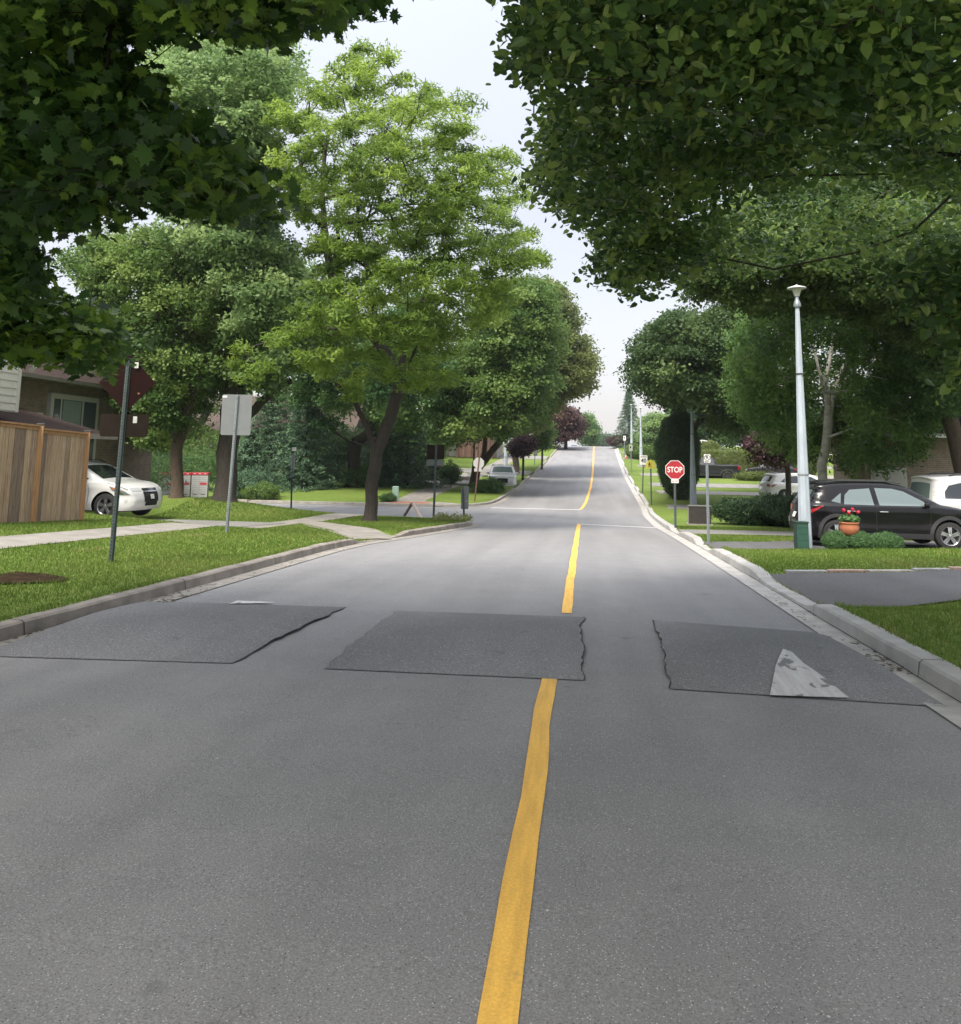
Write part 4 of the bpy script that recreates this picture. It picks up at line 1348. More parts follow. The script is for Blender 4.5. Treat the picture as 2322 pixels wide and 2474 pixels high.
near_tree('maple_tree', 'dark maple overhanging from the left edge, with large pointed leaves', 'tree',
    [([(-80, -60), (735, -60), (733, 25), (690, 28), (640, 50), (590, 55), (520, 95), (480, 70), (420, 55), (330, 60), (290, 55), (245, 70), (238, 90), (120, 75), (90, 60), (50, 70), (-80, 60)], 5.6, 1.3, 300),
     ([(-80, 60), (20, 95), (40, 150), (60, 100), (90, 60), (238, 75), (245, 120), (300, 150), (330, 200), (370, 230), (430, 265), (470, 300), (500, 330), (340, 420), (290, 400), (250, 400), (245, 440), (200, 440), (150, 450), (110, 430), (60, 470), (20, 440), (-80, 440)], 6.2, 1.5, 520),
     ([(400, 250), (470, 295), (530, 350), (563, 400), (548, 425), (480, 412), (400, 428), (330, 410), (300, 380)], 6.6, .7, 110),
     ([(-80, 440), (50, 440), (60, 480), (85, 510), (95, 545), (60, 560), (60, 600), (-80, 620)], 7.0, 1.0, 90),
     ([(-80, 590), (40, 575), (80, 560), (150, 572), (205, 600), (240, 640), (255, 668), (232, 700), (200, 738), (170, 725), (120, 700), (60, 705), (-80, 695)], 8.2, 1.1, 300)],
    (-7.6, 3.8), .24, (-7.4, 4.1, 3.0), T_MAPLE, 'maple', .112, over=(-3.6, 3.0, 7.2, 6.0, 9.0, 2.4, 2100), per=28)
near_tree('linden_tree', 'large dark linden overhanging from the right edge, with heart-shaped leaves', 'tree',
    [([(985, 55), (1020, 30), (1010, -60), (1930, -60), (1930, 230), (1700, 260), (1500, 250), (1300, 230), (1120, 200), (1045, 180), (1010, 150), (962, 130), (1000, 95)], 6.2, 1.6, 640),
     ([(1060, 180), (1300, 220), (1930, 240), (1930, 400), (1700, 345), (1540, 360), (1420, 370), (1380, 430), (1300, 440), (1150, 440), (1090, 440), (1055, 390), (1022, 350), (1045, 300), (1042, 250)], 8.8, 2.0, 560),
     ([(1130, 430), (1400, 430), (1370, 520), (1340, 545), (1300, 550), (1240, 575), (1180, 553), (1142, 525), (1160, 480)], 10.2, 1.4, 230),
     ([(1390, 430), (1420, 370), (1650, 350), (1930, 400), (1930, 560), (1840, 600), (1780, 560), (1700, 540), (1640, 545), (1600, 520), (1540, 515), (1500, 540), (1440, 535), (1390, 520)], 11.5, 1.6, 230),
     ([(1720, 500), (1930, 480), (1930, 780), (1850, 760), (1835, 650), (1790, 640), (1740, 560)], 6.4, .8, 130)],
    (7.4, 5.6), .26, (7.2, 5.6, 3.0), T_LIND, 'linden', .077, over=(3.4, 3.2, 7.4, 5.6, 9.0, 2.4, 2400), extra=.05, per=40)

# ------------------------------------------------------------------ props
M_galv = mat('galvanised', (.24, .27, .29), .5, .5, var=.15, scale=14)
M_galvd = mat('galvanised_dull', (.09, .115, .12), .6, .5, var=.25, scale=14)
M_signback = mat('sign_back_grey', (.165, .175, .185), .55, .2, var=.06, scale=6)
M_signbrown = mat('sign_back_brown', (.018, .010, .009), .95, .0, c2=(.022, .008, .008), scale=6, spec=.1)
M_signdark = mat('sign_back_dark', (.022, .016, .013), .9, var=.15, scale=9, spec=.1)
M_hole = mat('hole_dark', (.012, .012, .012), .9)
M_stick = mat('sticker', (.55, .55, .54), .6, var=.15, scale=60)
M_red = mat('sign_red', (.33, .010, .020), .6, var=.06, scale=8)
M_wht = mat('sign_white', (.66, .66, .64), .5, var=.05, scale=8)
M_blk = mat('sign_black', (.015, .015, .015), .5)
M_yel = mat('sign_yellow', (.58, .50, .07), .5, var=.05, scale=8)
M_grn = mat('sign_green', (.012, .10, .06), .5)
M_pole = mat('lamp_concrete', (.34, .385, .44), .8, var=.16, scale=7, bump=.25, bscale=60, stretch=(1, 1, .25))
M_rust = mat('old_post_paint', (.13, .06, .05), .8, var=.3, scale=20)
M_plast = mat('green_plastic', (.016, .045, .034), .5, var=.12, scale=20)
M_mint = mat('mint_metal', (.30, .44, .35), .55, var=.08, scale=9)

def holes_mat(name, c, me_):
    m = bpy.data.materials.new(name)
    t, b = nodes(m)
    b.inputs['Roughness'].default_value = .5; b.inputs['Metallic'].default_value = me_
    co = t.nodes.new('ShaderNodeTexCoord'); sp = t.nodes.new('ShaderNodeSeparateXYZ'); t.links.new(co.outputs['Object'], sp.inputs[0])
    w = t.nodes.new('ShaderNodeMath'); w.operation = 'PINGPONG'; w.inputs[1].default_value = .025
    t.links.new(sp.outputs[2], w.inputs[0])
    col = mixrgb(t, 'MIX', rmp(t, w.outputs[0], .0085, .0065), c, (.012, .012, .012))
    t.links.new(col, b.inputs['Base Color'])
    return m
HOLES = dict(galv=holes_mat('post_holes_galv', (.24, .27, .29), .5), dull=holes_mat('post_holes_dull', (.09, .115, .12), .5), rust=holes_mat('post_holes_rust', (.13, .06, .05), 0))

def post_sign(name, label, cat, base, d, top_px, post='galv', w=.055, lean=0.0, zbase=None):
    """U-channel post with its punched holes; returns root, top height, and the axis"""
    b = at(base[0], base[1], d)
    b[2] = float(G(b[0], b[1])) if zbase is None else zbase
    t = ath(top_px[0], top_px[1], b)
    H = t[2] - b[2]
    global CB
    CB = b
    root = thing(name, label, cat, tuple(b))
    ax = Vector((t[0] - b[0], t[1] - b[1], 0))
    M = {'galv': M_galv, 'dull': M_galvd, 'rust': M_rust}[post]
    mb = MB()
    sh = ax
    def seg(cx, dx, dy, y):
        vs = []
        for z, k in ((-.15, 0), (H, 1)):
            o = sh * k
            for a, c in ((-dx, -dy), (dx, -dy), (dx, dy), (-dx, dy)):
                vs.append((cx + a + o.x, y + c + o.y, z))
        mb.add(vs, [(0, 3, 2, 1), (4, 5, 6, 7), (0, 1, 5, 4), (1, 2, 6, 5), (2, 3, 7, 6), (3, 0, 4, 7)])
    seg(0, w * .28, .003, -.018)                     # web
    nf = len(mb.f); seg(0, .0075, .0015, -.0225)     # hole row
    mb.m[nf:] = [1] * (len(mb.f) - nf)
    seg(-w * .34, .004, .016, -.002); seg(w * .34, .004, .016, -.002)
    seg(-w * .5, w * .14, .003, .016); seg(w * .5, w * .14, .003, .016)
    mb.build('post', [M, HOLES[post]], root)
    return root, H, ax, d

def panel(root, name, poly, at_, rz, M, t=.004, frame=None):
    """flat panel in the post's local space, facing -y before rz"""
    Mx = Matrix.Translation(at_) @ Matrix.Rotation(rz, 4, 'Z')
    mb = MB()
    mb.prism(poly, t, Mx)
    return mb.build(name, M, root)
def rrect(w, h, r=.03, n=4):
    out = []
    for cx, cz, a0 in ((w / 2 - r, -h / 2 + r, -90), (w / 2 - r, h / 2 - r, 0), (-w / 2 + r, h / 2 - r, 90), (-w / 2 + r, -h / 2 + r, 180)):
        for k in range(n + 1):
            a = R(a0 + 90 * k / n)
            out.append((cx + r * math.cos(a), cz + r * math.sin(a)))
    return out
def octagon(w):
    a = w / 2; c = a * math.tan(R(22.5))
    return [(c, -a), (a, -c), (a, c), (c, a), (-c, a), (-a, c), (-a, -c), (-c, -a)]

# diamond warning sign seen from behind, with its tab
r_, H, ax, d = post_sign('warning_sign', 'dark back of a diamond sign over a rectangular tab, nearest the left kerb', 'road sign', (265, 1378), 12.2, (311, 866), 'dull', .062)
k = lambda z: (ax.x * z / H, ax.y * z / H + .024, z)
zc = ath(314, 925, CB)[2] - r_.location.z
q = .43
panel(r_, 'diamond_panel', [(q, 0), (.02, q), (-.02, q), (-q, 0), (-.02, -q), (.02, -q)], k(zc), R(8), M_signbrown)
zt = ath(300, 1028, CB)[2] - r_.location.z
p_ = k(zt)
panel(r_, 'tab_panel', rrect(.72, .34, .04), (p_[0] + .01, p_[1], p_[2]), R(8), M_signdark)
MB().box((k(zc)[0] + .14, k(zc)[1] - .02, zc + .27), (.06, .002, .09), rz=R(8)).build('sticker', M_stick, r_); MB().box((p_[0] + .17, p_[1] + .015, zt + .09), (.06, .002, .10), rz=R(8)).build('sticker', M_stick, r_)
mb = MB(); mb.box((k(zc)[0] + .20, k(zc)[1] - .01, zc - .16), (.03, .002, .02), rz=R(8)); mb.build('rust_mark', mat('rust_spot', (.4, .12, .06), .8), r_)

r_, H, ax, d = post_sign('regulatory_sign', 'plain grey back of a rounded rectangular sign on a tall galvanised post', 'road sign', (545, 1310), 18.0, (574, 955), 'galv', .06)
k = lambda z: (ax.x * z / H, ax.y * z / H + .024, z)
zc = ath(571, 1002, CB)[2] - r_.location.z
panel(r_, 'sign_panel', rrect(.66, .90, .04), k(zc), R(9), M_signback)
mb = MB(); mb.box((k(zc)[0] - .27, k(zc)[1] - .045, zc + .40), (.10, .002, .045), rz=R(9)); mb.build('sticker', M_stick, r_)
for s_ in (.36, -.36): MB().lathe([(.0001, 0), (.014, 0), (.014, .012)], (k(zc + s_)[0], k(zc + s_)[1] - .055, zc + s_), 8, 'Y').build('bolt', M_galvd, r_)

r_, H, ax, d = post_sign('street_name_sign', 'street name post with green blades, by the side street on the left', 'road sign', (703, 1240), 33.5, (707, 1075), 'dull', .055)
zc = H
panel(r_, 'name_blade', rrect(.42, .15, .02), (.02, 0, H + .02), R(10), M_grn)
panel(r_, 'name_blade', rrect(.24, .15, .02), (-.0, .03, H - .17), R(62), M_wht)
mb = MB()
for i in range(8): mb.box((-.13 + i * .042 + .02, -.022, H + .02), (.026, .002, .05 + .02 * (i % 2)), rz=R(10))
mb.build('blurred_lettering', mat('sign_pale_green', (.3, .45, .38), .5), r_)
panel(r_, 'stop_panel', octagon(.76), (-.03, .03, H - .72), R(97), M_signback)
panel(r_, 'tab_panel', rrect(.45, .18, .02), (-.04, .03, H - 1.22), R(97), M_signback)

r_, H, ax, d = post_sign('guide_sign', 'dark brown back of a square sign with a grey tab, on the corner lawn', 'road sign', (1047, 1258), 28.5, (1054, 1076), 'dull', .06)
zc = ath(1052, 1092, CB)[2] - r_.location.z
panel(r_, 'sign_panel', rrect(.60, .50, .02), (-.01 + ax.x * .85, .024, zc), R(8), M_signdark)
panel(r_, 'tab_panel', rrect(.60, .21, .02), (-.02 + ax.x * .8, .028, zc - .37), R(8), mat('sign_back_slate', (.12, .14, .145), .6))

r_, H, ax, d = post_sign('lane_sign', 'narrow upright grey sign back on a short post at the kerb nose', 'road sign', (1122, 1256), 29.3, (1118, 1176), 'dull', .055)
panel(r_, 'sign_panel', rrect(.27, .80, .02), (0, .024, H - .38), R(8), M_signback)
mb = MB(); mb.box((.06, -.0, H - .5), (.035, .002, .035), rz=R(8)); mb.build('sticker', M_stick, r_)

r_, H, ax, d = post_sign('stop_sign', 'pale back of an octagonal stop sign on a thin leaning post, across the side street', 'road sign', (1146, 1212), 46.0, (1158, 1105), 'rust', .06)
k = lambda z: (ax.x * z / H, ax.y * z / H + .024, z)
panel(r_, 'stop_panel', octagon(.60), k(H - .32), R(8), mat('sign_back_pale', (.42, .42, .40), .5, .2))
panel(r_, 'tab_panel', rrect(.42, .17, .02), k(H - .70), R(8), mat('sign_back_pale', (.42, .42, .40), .5, .2))

# STOP sign facing us
r_, H, ax, d = post_sign('stop_sign', 'red STOP sign facing the road on the right verge', 'road sign', (1632, 1268), 26.8, (1630, 1118), 'dull', .06)
zc = ath(1630, 1135, CB)[2] - r_.location.z
pl = panel(r_, 'stop_panel', octagon(.60), (ax.x, -.035, zc), R(-4), M_red)
mb = MB()
o1, o2 = octagon(.60), octagon(.565)
Mx = Matrix.Translation((ax.x, -.041, zc)) @ Matrix.Rotation(R(-4), 4, 'Z')
vs = [Mx @ Vector((p[0], 0, p[1])) for p in o1] + [Mx @ Vector((p[0], 0, p[1])) for p in o2]
mb.add(vs, [(i, (i + 1) % 8, 8 + (i + 1) % 8, 8 + i) for i in range(8)])
mb.build('white_border', M_wht, r_)
text_mesh('STOP', .25, 'stop_lettering', M_wht, r_, (ax.x, -.042, zc - .005), (R(90), 0, R(-4)), .001, .004, .80)
panel(r_, 'tab_panel', rrect(.24, .12, .01), (ax.x * .8, -.035, zc - .365), R(-4), M_wht)
text_mesh('ALL WAY', .055, 'tab_lettering', M_red, r_, (ax.x * .8, -.040, zc - .365), (R(90), 0, R(-4)), .001, .001, .9)

# no-parking style sign
r_, H, ax, d = post_sign('no_parking_sign', 'small white no-parking sign on a pale post beside the second driveway', 'road sign', (1712, 1295), 20.6, (1708, 1098), 'galv', .055)
zc = H - .10
panel(r_, 'sign_panel', rrect(.155, .205, .012), (ax.x, -.035, zc), R(-4), M_wht)
def ring(c, r0, r1, m, root, name, rz=R(-4), n=28, y=-.041):
    mb = MB()
    Mx = Matrix.Translation((c[0], y, c[1])) @ Matrix.Rotation(rz, 4, 'Z')
    vs = [Mx @ Vector((r * math.cos(2 * PI * k / n), 0, r * math.sin(2 * PI * k / n))) for r in (r0, r1) for k in range(n)]
    mb.add(vs, [(k, (k + 1) % n, n + (k + 1) % n, n + k) for k in range(n)])
    return mb.build(name, m, root)
text_mesh('P', .105, 'letter_p', M_blk, r_, (ax.x - .003, -.040, zc + .018), (R(90), 0, R(-4)), .001, .002)
ring((ax.x, zc + .018), .060, .074, M_blk, r_, 'prohibition_ring')
mb = MB(); mb.box((ax.x, -.043, zc + .018), (.125, .001, .012), ry=R(45)); mb.build('prohibition_bar', M_blk, r_)
mb = MB(); mb.box((ax.x, -.041, zc - .078), (.11, .001, .012)); mb.add([(ax.x - .07, -.041, zc - .078), (ax.x - .045, -.041, zc - .092), (ax.x - .045, -.041, zc - .064)], [(0, 1, 2)]); mb.add([(ax.x + .07, -.041, zc - .078), (ax.x + .045, -.041, zc - .064), (ax.x + .045, -.041, zc - .092)], [(0, 1, 2)])
mb.build('arrow', M_blk, r_)

# 40 sign
r_, H, ax, d = post_sign('speed_limit_sign', 'white speed limit sign reading 40 on the right verge', 'road sign', (1552, 1184), 53, (1555, 1100), 'dull', .06)
zc = H - .30
panel(r_, 'sign_panel', rrect(.48, .60, .03), (ax.x, -.04, zc), R(-6), M_wht)
text_mesh('MAXIMUM', .085, 'maximum_lettering', M_blk, r_, (ax.x, -.045, zc + .20), (R(90), 0, R(-6)), .001, .002, .95)
text_mesh('40', .36, 'number', M_blk, r_, (ax.x, -.045, zc - .05), (R(90), 0, R(-6)), .001, .008, .95)
panel(r_, 'lower_tab', [(.15, .06), (-.15, .06), (0, -.12)], (ax.x, -.04, zc - .38), R(-6), M_signback)

# school crossing
r_, H, ax, d = post_sign('school_sign', 'yellow five-sided crossing sign with two dark walking figures', 'road sign', (1574, 1207), 45.7, (1572, 1110), 'dull', .06)
zc = H - .26
panel(r_, 'sign_panel', [(.27, -.24), (.27, .04), (0, .27), (-.27, .04), (-.27, -.24)], (ax.x, -.04, zc), R(-6), M_yel)
mb = MB()
for cx, s_ in ((-.075, .88), (.07, 1.0)):
    Y_ = -.046
    def T(x, z): return (ax.x + cx + x * s_, Y_, zc - .03 + z * s_)
    mb.add([T(.03 * math.cos(a * PI / 4), .13 + .03 * math.sin(a * PI / 4)) for a in range(8)], [tuple(range(8))])
    mb.add([T(-.035, .09), T(-.04, -.01), T(.035, -.01), T(.04, .09)], [(0, 1, 2, 3)])
    mb.add([T(-.03, -.01), T(-.075, -.15), T(-.045, -.15), T(.005, -.01)], [(0, 1, 2, 3)])
    mb.add([T(-.005, -.01), T(.045, -.15), T(.075, -.15), T(.035, -.01)], [(0, 1, 2, 3)])
    mb.add([T(-.035, .085), T(-.085, .01), T(-.07, 0), T(-.02, .06)], [(0, 1, 2, 3)])
    mb.add([T(.035, .085), T(.085, .01), T(.07, 0), T(.02, .06)], [(0, 1, 2, 3)])
mb.build('walking_figures', M_blk, r_)

# distant small signs
def far_sign(label, base, d, top, w, h, m, mark=None):
    r_, H, ax, _ = post_sign('small_sign', label, 'road sign', base, d, top, 'galv', .07)
    panel(r_, 'sign_panel', rrect(w, h, .02), (ax.x, -.04, H - h / 2), R(-6), m)
    if mark:
        mb = MB(); mb.lathe([(.0001, 0), (w * .3, 0)], (ax.x, -.046, H - h * .42), 14, 'Y'); mb.build('dark_symbol', M_blk, r_)
far_sign('tiny white sign with a dark spot, farthest up the right verge near the crest', (1509, 1094), 98, (1509, 1053), .30, .55, M_wht, True)
far_sign('pale weathered sign in front of the round bushes up the right verge', (1526, 1140), 76, (1524, 1074), .32, .60, mat('sign_faded', (.30, .32, .28), .6, var=.2, scale=20), True)
far_sign('small white sign at the hilltop on the left verge', (1341, 1075), 122, (1341, 1044), .60, .33, M_wht)
far_sign('grey sign back on a thin post along the far left verge', (1291, 1125), 84, (1294, 1081), .45, .85, M_signback)
far_sign('thin marker post in the verge at the top right of the hill', (1488, 1078), 125, (1490, 1053), .20, .35, M_wht)

# street lamps
def lamp(label, base, d, top_v, r0=.152, r1=.052, group='white street lamps along the street', band=True):
    b = at(base[0], base[1], d); b[2] = float(G(b[0], b[1]))
    if top_v is None: H = 6.0
    else: H = ath(base[0], top_v, b)[2] - b[2]
    root = thing('street_lamp', label, 'street lamp', tuple(b), 0, group)
    n = 8
    MB().lathe([(r0 * 1.0, -.15), (r0, .0), (r1, H - .62), (r1 * .92, H - .60), (r1 * .92, H - .50)], n=n).build('pole', M_pole, root)
    MB().lathe([(r1 * 1.45, H - .50), (r1 * 1.75, H - .45), (r1 * 1.2, H - .36), (r1 * .85, H - .32), (r1 * .8, H - .20)], n=20).build('collar', M_galv, root, True)
    MB().lathe([(r1 * 1.1, H - .24), (r1 * 1.9, H - .08), (r1 * 2.0, H - .05)], n=24).build('lens', mat('lamp_lens', (.50, .50, .44), .3), root, True)
    MB().lathe([(r1 * 4.1, H - .055), (r1 * 4.0, H - .035), (r1 * 1.4, H + .01), (r1 * .7, H + .02), (.001, H + .05)], n=28).build('lamp_shade', mat('lamp_shade', (.55, .56, .55), .45, .3), root, True)
    if band:
        zb = H * .655
        rb = r0 + (r1 - r0) * .66
        mb = MB(); mb.lathe([(rb + .004, zb), (rb + .006, zb + .03)], n=16); mb.tube([(.02, -rb - .01, zb + .015), (.06, -rb - .03, zb + .0), (.03, -rb - .02, zb - .06)], .008, 5)
        mb.build('black_band', M_blk, root)
        MB().lathe([(r0 + (r1 - r0) * .29 + .004, H * .275), (r0 + (r1 - r0) * .29 + .004, H * .28)], n=16).build('joint', mat('pole_stain', (.2, .2, .2), .8), root)
    return root, H
lamp('tall white lamp post with a saucer-shaped head, nearest on the right lawn', (1947, 1327), 18.6, 692)
lamp('white lamp post behind the dark utility cabinet, its head hidden by leaves', (1675, 1205), 46, None, .20)
lamp('white lamp post farther up on the right, just behind the 40 sign', (1549, 1120), 88, 984, .19)
lamp('farthest white lamp post on the right, topped by a pale saucer', (1526, 1076), 114, 977, .20)
lamp('white lamp post on the left behind the white vehicle', (1221, 1160), 66, None, .19)

# green lattice box at the foot of the near lamp
b = at(1937, 1327, 18.3); z0 = float(G(b[0], b[1]))
r_ = thing('lattice_box', 'green plastic box with a lattice front at the foot of the near lamp post', 'utility box', (b[0], b[1], z0), R(4))
MB().bbox((0, 0, .29), (.26, .24, .60), .015).build('box_body', M_plast, r_)
MB().bbox((0, 0, .60), (.285, .265, .03), .008).build('lid', M_plast, r_)
mb = MB()
for i in range(2):
    for j in range(4):
        mb.box((-.06 + .12 * i, -.125, .09 + .135 * j), (.085, .012, .018)); mb.box((-.06 + .12 * i, -.125, .09 + .135 * j), (.018, .013, .085))
mb.box((0, -.121, .29), (.23, .006, .50))
mb.build('lattice', mat('green_plastic_light', (.022, .070, .052), .5), r_)

# dark utility cabinet
b = at(1690, 1248, 30.2); z0 = float(G(b[0], b[1]))
r_ = thing('utility_cabinet', 'dark brown utility cabinet standing in the grass before a lamp post', 'utility box', (b[0], b[1], z0), R(-3))
M_cab = mat('cabinet_dark', (.030, .024, .022), .75, var=.2, scale=8)
MB().bbox((0, 0, .34), (.78, .5, .66), .02).build('cabinet_body', M_cab, r_)
MB().bbox((0, 0, .68), (.82, .54, .035), .01).build('lid', mat('cabinet_lid', (.11, .11, .10), .6), r_)
mb = MB(); mb.box((-.395, 0, .36), (.012, .44, .56)); mb.build('side_panel', mat('cabinet_pale', (.25, .23, .21), .7), r_)
MB().box((0, 0, .02), (.9, .62, .06)).build('plinth', M_conc, r_)

# mint pedestal on the left
b = at(955, 1213, 44.8); z0 = float(G(b[0], b[1]))
r_ = thing('cable_pedestal', 'pale green utility pedestal with a domed top on the corner lawn', 'utility box', (b[0], b[1], z0), R(8))
MB().bbox((0, 0, .36), (.34, .30, .72), .03).build('cabinet_body', M_mint, r_)
MB().bbox((0, 0, .76), (.36, .32, .10), .045).build('cap', M_mint, r_)

# folded A-frame board
b = at(996, 1246, 31.8); z0 = float(G(b[0], b[1]))
r_ = thing('a_frame_board', 'thin A-shaped folding sign stand seen edge-on beside the corner', 'sign stand', (b[0], b[1], z0), R(3))
for s_, m_ in ((-1, mat('aframe_dark', (.12, .075, .06), .7)), (1, mat('aframe_pale', (.52, .42, .36), .6))):
    mb = MB()
    mb.box((s_ * .18, 0, .30), (.045, .55, .68), ry=R(-31 * s_))
    mb.build('board_leg', m_, r_)

# community mailboxes across the side street
M_mbx = mat('mailbox_grey', (.38, .39, .37), .5, .2, var=.06, scale=9)
M_mbd = mat('mailbox_line', (.17, .18, .17), .6)
M_mred = mat('mailbox_red', (.36, .030, .038), .5, var=.1, scale=14)
def mailbox(label, u, d=45.5, extra=False):
    b = at(u, 1203, d)
    z0 = float(G(b[0], b[1])) - .02
    Z = (ath(u, 1202, b)[2])
    z0 = min(z0, Z)
    r_ = thing('community_mailbox', label, 'mailbox', (b[0], b[1], z0), R(14), 'grey community mailboxes with red tops')
    top = ath(u, 1143, b)[2] - z0
    w, h = .86, top
    MB().bbox((0, 0, h / 2 + .02), (w, .45, h - .04), .012).build('cabinet_body', M_mbx, r_)
    MB().bbox((0, 0, h - .03), (w + .03, .50, .14), .01).build('red_top', M_mred, r_)
    mb = MB()
    for c in (-1, 1):
        for k in range(9):
            mb.box((c * w * .24, -.228, h * .90 - .105 * (k + 1)), (w * .42, .004, .016))
        mb.box((c * w * .24, -.228, .26), (w * .26, .006, .035), mi=1)
    mb.box((0, -.228, h * .5), (.014, .004, h * .86))
    mb.build('door_lines', [M_mbd, M_blk], r_)
    MB().box((w * .24, -.232, h * .60), (w * .42, .006, .12)).build('red_label', M_mred, r_)
    mb = MB()
    for k in range(3): mb.box((-w * .32 + k * w * .32, -.256, h - .03), (w * .12, .003, .045))
    mb.build('pale_marks', mat('mailbox_mark', (.62, .38, .38), .5), r_)
    return r_
mailbox('left grey community mailbox with a red top, partly behind the slim trunk', 400)
mailbox('middle grey community mailbox, mostly hidden behind the slim trunk', 440)
mailbox('right grey community mailbox with a red top, between the two trunks', 482)

# fire hydrant
b = hit(1627, 1186); z0 = float(G(b[0], b[1]))
r_ = thing('fire_hydrant', 'red fire hydrant in front of the tall cedar, behind the STOP sign post', 'fire hydrant', (b[0], b[1], z0))
MB().lathe([(.17, 0), (.17, .05), (.11, .06), (.11, .62), (.15, .63), (.15, .67), (.12, .74), (.05, .82), (.03, .83), (.03, .88), (.001, .88)], n=16).build('body', M_red, r_, True)
for s_ in (-1, 1): MB().lathe([(.055, 0), (.055, .08), (.07, .08), (.07, .11), (.001, .11)], (0, 0, 0), 10, 'X').build('nozzle', M_red, r_)
for c, s_ in zip([x for x in r_.children if x.name.startswith('nozzle')], (-1, 1)):
    c.location = (s_ * .08, 0, .5); c.scale = (s_, 1, 1)

# traffic cone / delineator lying by the far driveway
b = hit(1513, 1108); z0 = float(G(b[0], b[1]))
r_ = thing('traffic_cone', 'small orange-red cone by the kerb far up the right verge', 'traffic cone', (b[0], b[1], z0))
MB().lathe([(.16, .02), (.05, .6), (.03, .66), (.001, .66)], n=14).build('cone', mat('cone_orange', (.62, .09, .03), .5), r_, True)
MB().box((0, 0, .015), (.42, .42, .03)).build('foot', M_blk, r_)
MB().lathe([(.125, .22), (.092, .38)], n=14).build('white_band', M_wht, r_, True)

# planter with geraniums
b = at(2054, 1318, 18.6); z0 = float(G(b[0], b[1]))
r_ = thing('flower_pot', 'terracotta pot of red geraniums standing among the clipped bushes', 'flower pot', (b[0], b[1], z0))
M_terra = mat('terracotta', (.36, .125, .06), .75, var=.12, scale=9)
MB().lathe([(.15, .0), (.14, .10), (.09, .16), (.09, .28), (.13, .33)], n=20).build('pedestal', mat('pedestal_stone', (.28, .24, .21), .85, var=.3, scale=14), r_, True)
MB().lathe([(.001, .33), (.13, .33), (.17, .38), (.205, .46), (.21, .52), (.195, .585), (.20, .60), (.215, .61), (.215, .635), (.19, .635), (.18, .60)], n=28).build('pot', M_terra, r_, True)
n = 420
o = rng.normal(size=(n, 3)); o /= np.linalg.norm(o, axis=1)[:, None]
P = o * np.array([.22, .2, .11]) * rng.uniform(.6, 1.1, (n, 1)) + np.array([0, 0, .70])
tl = (np.array([(.5 * math.cos(a), .5 * math.sin(a), -.1 * math.cos(3 * a)) for a in np.arange(8) * PI / 4]), [tuple(range(8))])
bb = np.array([b[0], b[1], z0])
merge_leaves('foliage', [place_leaves(P + bb, o + rng.normal(0, .4, (n, 3)), np.full(n, .055) * rng.uniform(.6, 1.2, n), tl, rng.uniform(.2, 1, n))], LMAT('box'), r_, bb)
M_ger = mat('geranium_red', (.55, .012, .04), .5, var=.2, scale=60)
for (x, z) in ((-.12, .90), (.07, .915), (.20, .86), (-.02, .84)):
    n = 40
    o = rng.normal(size=(n, 3)); o /= np.linalg.norm(o, axis=1)[:, None]
    P = o * .038 + np.array([x, rng.uniform(-.08, .02), z])
    merge_leaves('flower_head', [place_leaves(P + bb, o, np.full(n, .034), tl, rng.random(n))], M_ger, r_, bb)
    MB().tube([(x * .5, 0, .68), (x, 0, z)], .004, 4).build('stalk', LMAT('box'), r_)

# clipped shrubs beside the pot
for lab, u, rx, rz_, dd in (('leftmost round clipped boxwood beside the lamp post', 2018, .25, .21, 18.4), ('middle clipped boxwood in front of the flower pot', 2078, .30, .21, 18.5), ('right clipped boxwood, the widest of the three', 2140, .38, .22, 18.6)):
    b = at(u, 1325, dd)
    shrub('boxwood_shrub', lab, (b[0], b[1]), (rx, .3, rz_), 'box', 2600, .055, 'clipped boxwoods on the right lawn', shell=.16, lumpy=.06)
b = at(1835, 1243, 31)
shrub('yew_shrub', 'wide low dark yew spreading in front of the purple tree', (b[0], b[1]), (1.75, 1.0, .52), 'yew', 5200, .15, shell=.3, lumpy=.16, tm=SPR_L, jut=.2)
b = at(1925, 1240, 30)
shrub('yew_shrub', 'dark yew half hidden behind the near lamp post', (b[0], b[1]), (1.2, 1.0, .6), 'yew', 3600, .15, shell=.3, lumpy=.16, tm=SPR_L, jut=.2)
# tall narrow cedar
b = hit(1640, 1184)
b = at(1640, 1184, 49.5)
shrub('cedar_tree', 'tall egg-shaped dark cedar behind the STOP sign', (b[0], b[1]), (1.25, 1.2, 2.75), 'dark', 15000, .17, shell=.14, lumpy=.08, cat='cedar tree', tm=SPR_H)
# hedge behind the pickup and round bushes
b = at(1795, 1150, 74)
r_ = shrub('clipped_hedge', 'long clipped yellow-green hedge behind the dark pickup', (b[0], b[1]), (6.2, .8, 1.05), 'hedge', 15000, .20, shell=.10, lumpy=.02, cat='hedge', box=True)
for lab, u, v, dd, rr in (('round light green bush above the clipped hedge', 1715, 1103, 80, (.95, .9, .75)), ('round green bush behind the second lamp post', 1538, 1098, 95, (1.2, 1, .95)), ('larger round bush beside the lamp posts up the hill', 1566, 1098, 93, (1.3, 1, .95)), ('dark reddish bush near the crest on the right', 1510, 1080, 118, (2.6, 1.2, 1.0)), ('low trimmed bush in front of the dark parked car', 1835, 1165, 66, (1.9, .7, .32))):
    b = at(u, v, dd)
    if u == 1715: b[2] = b[2] + .0
    zz = float(G(b[0], b[1])) if u != 1715 else float(b[2])
    shrub('round_bush', lab, (b[0], b[1], zz), rr, 'redpurple' if u == 1510 else ('hedge' if u in (1715, 1835) else 'mid'), 2200, .24, shell=.18, lumpy=.08)
